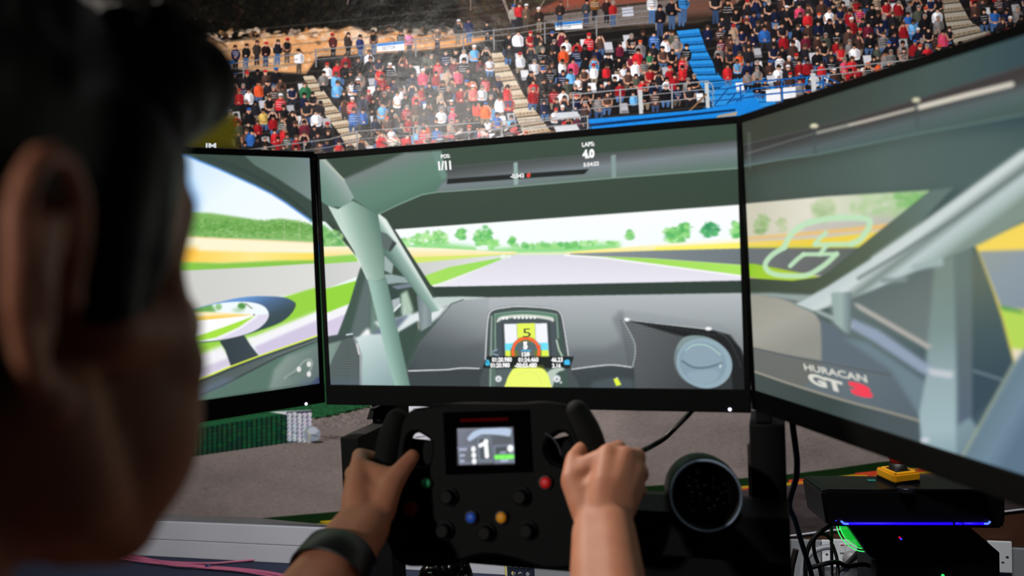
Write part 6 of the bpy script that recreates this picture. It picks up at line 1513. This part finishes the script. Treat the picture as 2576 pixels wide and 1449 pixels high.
for s, D_ in ((1, RH), (-1, LH)):
    w = H(*D_['wrist']); m = [H(*q) for q in D_['mcp']]; WR_[s] = w
    dirn = nrm(ELB[s] - w)
    for k, q in enumerate(m):
        mid = w * .42 + q * .58 + WNn * .004
        add_caps(bm, [w + (q - w) * .06, mid, q], [.0195, .0165, (.0118, .0122, .0114, .0104)[k]], 14)
    for k in range(3):
        add_caps(bm, [m[k] * .5 + m[k + 1] * .5 - WNn * .002, w], [.0102, .018], 12)
    rad = [(.0108, .0098, .0088, .0074), (.0110, .0102, .009, .0076), (.0104, .0096, .0086, .0072), (.0094, .0085, .0076, .0064)]
    for k in range(4):
        add_caps(bm, [m[k], H(*D_['pip'][k]), H(*D_['dip'][k]), H(*D_['tip'][k])], rad[k], 12)
    t = [H(*q) for q in D_['thumb']]
    add_caps(bm, t, [.0165, .0135, .0108, .0088], 14)
    add_caps(bm, [t[0], w], [.0165, .021], 14); add_caps(bm, [t[0] * .45 + t[1] * .55, m[0] * .62 + w * .38], [.0125, .0135], 12)
    add_caps(bm, [t[1], t[1] * .5 + m[0] * .5 - WNn * .004, m[0]], [.0125, .011, .0112], 12); add_caps(bm, [t[1] * .5 + t[2] * .5, m[0]], [.0105, .0095], 12)
    # forearm: two parallel bones give an oval wrist that fills out towards the elbow
    side = nrm(np.cross(dirn, WNn))
    fa = ELB[s]
    for q in (-1, -.33, .33, 1):
        add_caps(bm, [w + side * .0085 * q, w * .72 + fa * .28 + side * .0095 * q, w * .4 + fa * .6 + side * .012 * q, fa], [.0235, .0285, .036, .040], 18)
body = fuse('body', bm, .0030, 8, skin_m, driver)
# hair: one sculpted cap with a fringe, sideburns and ragged tufts
hair_m = mat('hair_dark_brown', (26, 19, 14), .55, spec=.3, noise=(60, .5, (12, 9, 7)))
bm = bmesh.new()
add_ellipsoid(bm, hp(0, -.016, .054), .0815, .101, .085, HR, 30, 20)
add_ellipsoid(bm, hp(0, -.045, .010), .078, .074, .075, HR, 26, 16)
add_caps(bm, [hp(-.045, .072, .090), hp(0, .086, .094), hp(.034, .090, .084), hp(.054, .070, .076)], [.026, .030, .030, .024], 14); add_caps(bm, [hp(.030, .098, .074), hp(.056, .088, .082)], [.022, .022], 14)
for s in (-1, 1):
    add_caps(bm, [hp(.070 * s, .030, .050), hp(.073 * s, .020, .020), hp(.070 * s, .018, -.012), hp(.0665 * s, .020, -.030)], [.016, .012, .009, .004], 12)
    add_caps(bm, [hp(.066 * s, .050, .058), hp(.067 * s, .046, .030), hp(.067 * s, .042, .012)], [.015, .011, .006], 12)
    add_caps(bm, [hp(.071 * s, .036, .045), hp(.0715 * s, .034, .010), hp(.069 * s, .028, -.022)], [.014, .011, .004], 12)
R = random.Random(31)
for _ in range(260):
    a = R.uniform(0, 2 * math.pi); e = R.uniform(.05, 1.45)
    p = hp(.080 * math.cos(a) * math.cos(e), -.016 + .099 * math.sin(a) * math.cos(e), .054 + .083 * math.sin(e))
    if math.sin(a) > .5 and e < .35: continue
    d = nrm(p - hp(0, -.016, .054)) * .4 + nrm(np.array([R.uniform(-1, 1), R.uniform(.2, 1.2), R.uniform(-.8, .1)])) * .9
    add_caps(bm, [p - nrm(d) * .004, p + nrm(d) * R.uniform(.005, .011)], [.0045, .002], 6)
for _ in range(70):
    x = R.uniform(-.05, .066); p = hp(x, .082 - abs(x) * .3, .096 + R.uniform(-.022, .012))
    add_caps(bm, [p, p + nrm(HY * R.uniform(.6, 1) + HX * R.uniform(-.1, .7) + HZ * R.uniform(-.7, .3)) * R.uniform(.012, .024)], [.007, .003], 6)
fuse('hair', bm, .0034, 2, hair_m, driver)
# clothes
shirt_m = mat('tshirt_charcoal', (26, 24, 26), .9, bump=(400, .3, .001))
bm = bmesh.new()
add_ellipsoid(bm, (.05, -.937, .665), .178, .118, .225, None, 28, 18); add_ellipsoid(bm, (.05, -.927, .40), .168, .122, .165, None, 28, 18)
for s in (1, -1):
    add_caps(bm, [np.array([.05 + .06 * s, -.94, .815]), SHO[s]], [.056, .074], 18)
    add_caps(bm, [SHO[s], SHO[s] * .5 + ELB[s] * .5], [.073, .066], 18)
fuse('tshirt', bm, .006, 6, shirt_m, driver)
bm = bmesh.new()
for s in (1, -1):
    add_caps(bm, [np.array([.05 + .085 * s, -.90, .36]), np.array([.05 + .11 * s, -.50, .46]), np.array([.05 + .08 * s, -.14, .12])], [.092, .066, .046], 20)
fuse('trousers', bm, .008, 6, mat('denim_dark', (24, 28, 40), .9), driver)
for s in (1, -1):
    bm = bmesh.new(); add_caps(bm, [np.array([.05 + .08 * s, -.15, .07]), np.array([.05 + .08 * s, -.06, .06]), np.array([.05 + .08 * s, .03, .10])], [.042, .040, .03], 14)
    adopt(bm_obj('shoe', bm, mat('shoe_black', (18, 18, 20), .6), None, True), driver)

# wristband on the left forearm
wb_c = WR_[-1] * .84 + ELB[-1] * .16
ax_ = nrm(ELB[-1] - WR_[-1])
watch = empty('wristband', wb_c, 'wide black rubber watch strap round the left wrist', 'watch')
sd = nrm(np.cross(ax_, WNn)); up_ = np.cross(sd, ax_)
def ringpts(r1, r2, off):
    return [wb_c + ax_ * off + sd * r1 * math.cos(a) + up_ * r2 * math.sin(a) for a in np.linspace(0, 2 * math.pi, 41)[:-1]]
bm = bmesh.new()
prof = [(-.0155, .0375, .031), (-.017, .0395, .033), (-.015, .0412, .0345), (0, .0418, .0352), (.015, .0425, .0355), (.017, .041, .034), (.0155, .0388, .032)]
rings = [[bm.verts.new(Vector(p)) for p in ringpts(a, b, o)] for o, a, b in prof]
rings.append(rings[0])
for a, b in zip(rings, rings[1:]):
    for k in range(40): bm.faces.new([a[k], a[(k + 1) % 40], b[(k + 1) % 40], b[k]])
adopt(bm_obj('strap', bm, mat('strap_black_rubber', (22, 22, 23), .45), None, True), watch)
bm = bmesh.new(); Rw = np.stack([sd, ax_, up_], 1); add_box(bm, wb_c - up_ * .035, .028, .024, .006, Rw, .002, 2); adopt(bm_obj('buckle', bm, mat('buckle_grey', (50, 50, 52), .4)), watch)

# bucket seat under and behind the driver
seat_m = mat('seat_black_cloth', (16, 16, 18), .9, bump=(500, .3, .001))
st = empty('racing_seat', (.05, -.95, 0), 'black bucket seat carrying the person in front of the wheel', 'seat')
bm = bmesh.new(); add_box(bm, (.05, -.86, .235), .46, .50, .07, None, .02, 3); adopt(bm_obj('seat_pan', bm, seat_m, None, False), st)
Rb = np.array([[1, 0, 0], [0, math.cos(.16), math.sin(.16)], [0, -math.sin(.16), math.cos(.16)]]).T
bm = bmesh.new(); add_box(bm, (.05, -1.13, .50), .46, .06, .50, Rb, .025, 3); adopt(bm_obj('backrest', bm, seat_m), st)
bm = bmesh.new(); add_box(bm, (.05, -.9, .1), .30, .40, .20, None, .01); adopt(bm_obj('seat_mount', bm, dark_metal), st)
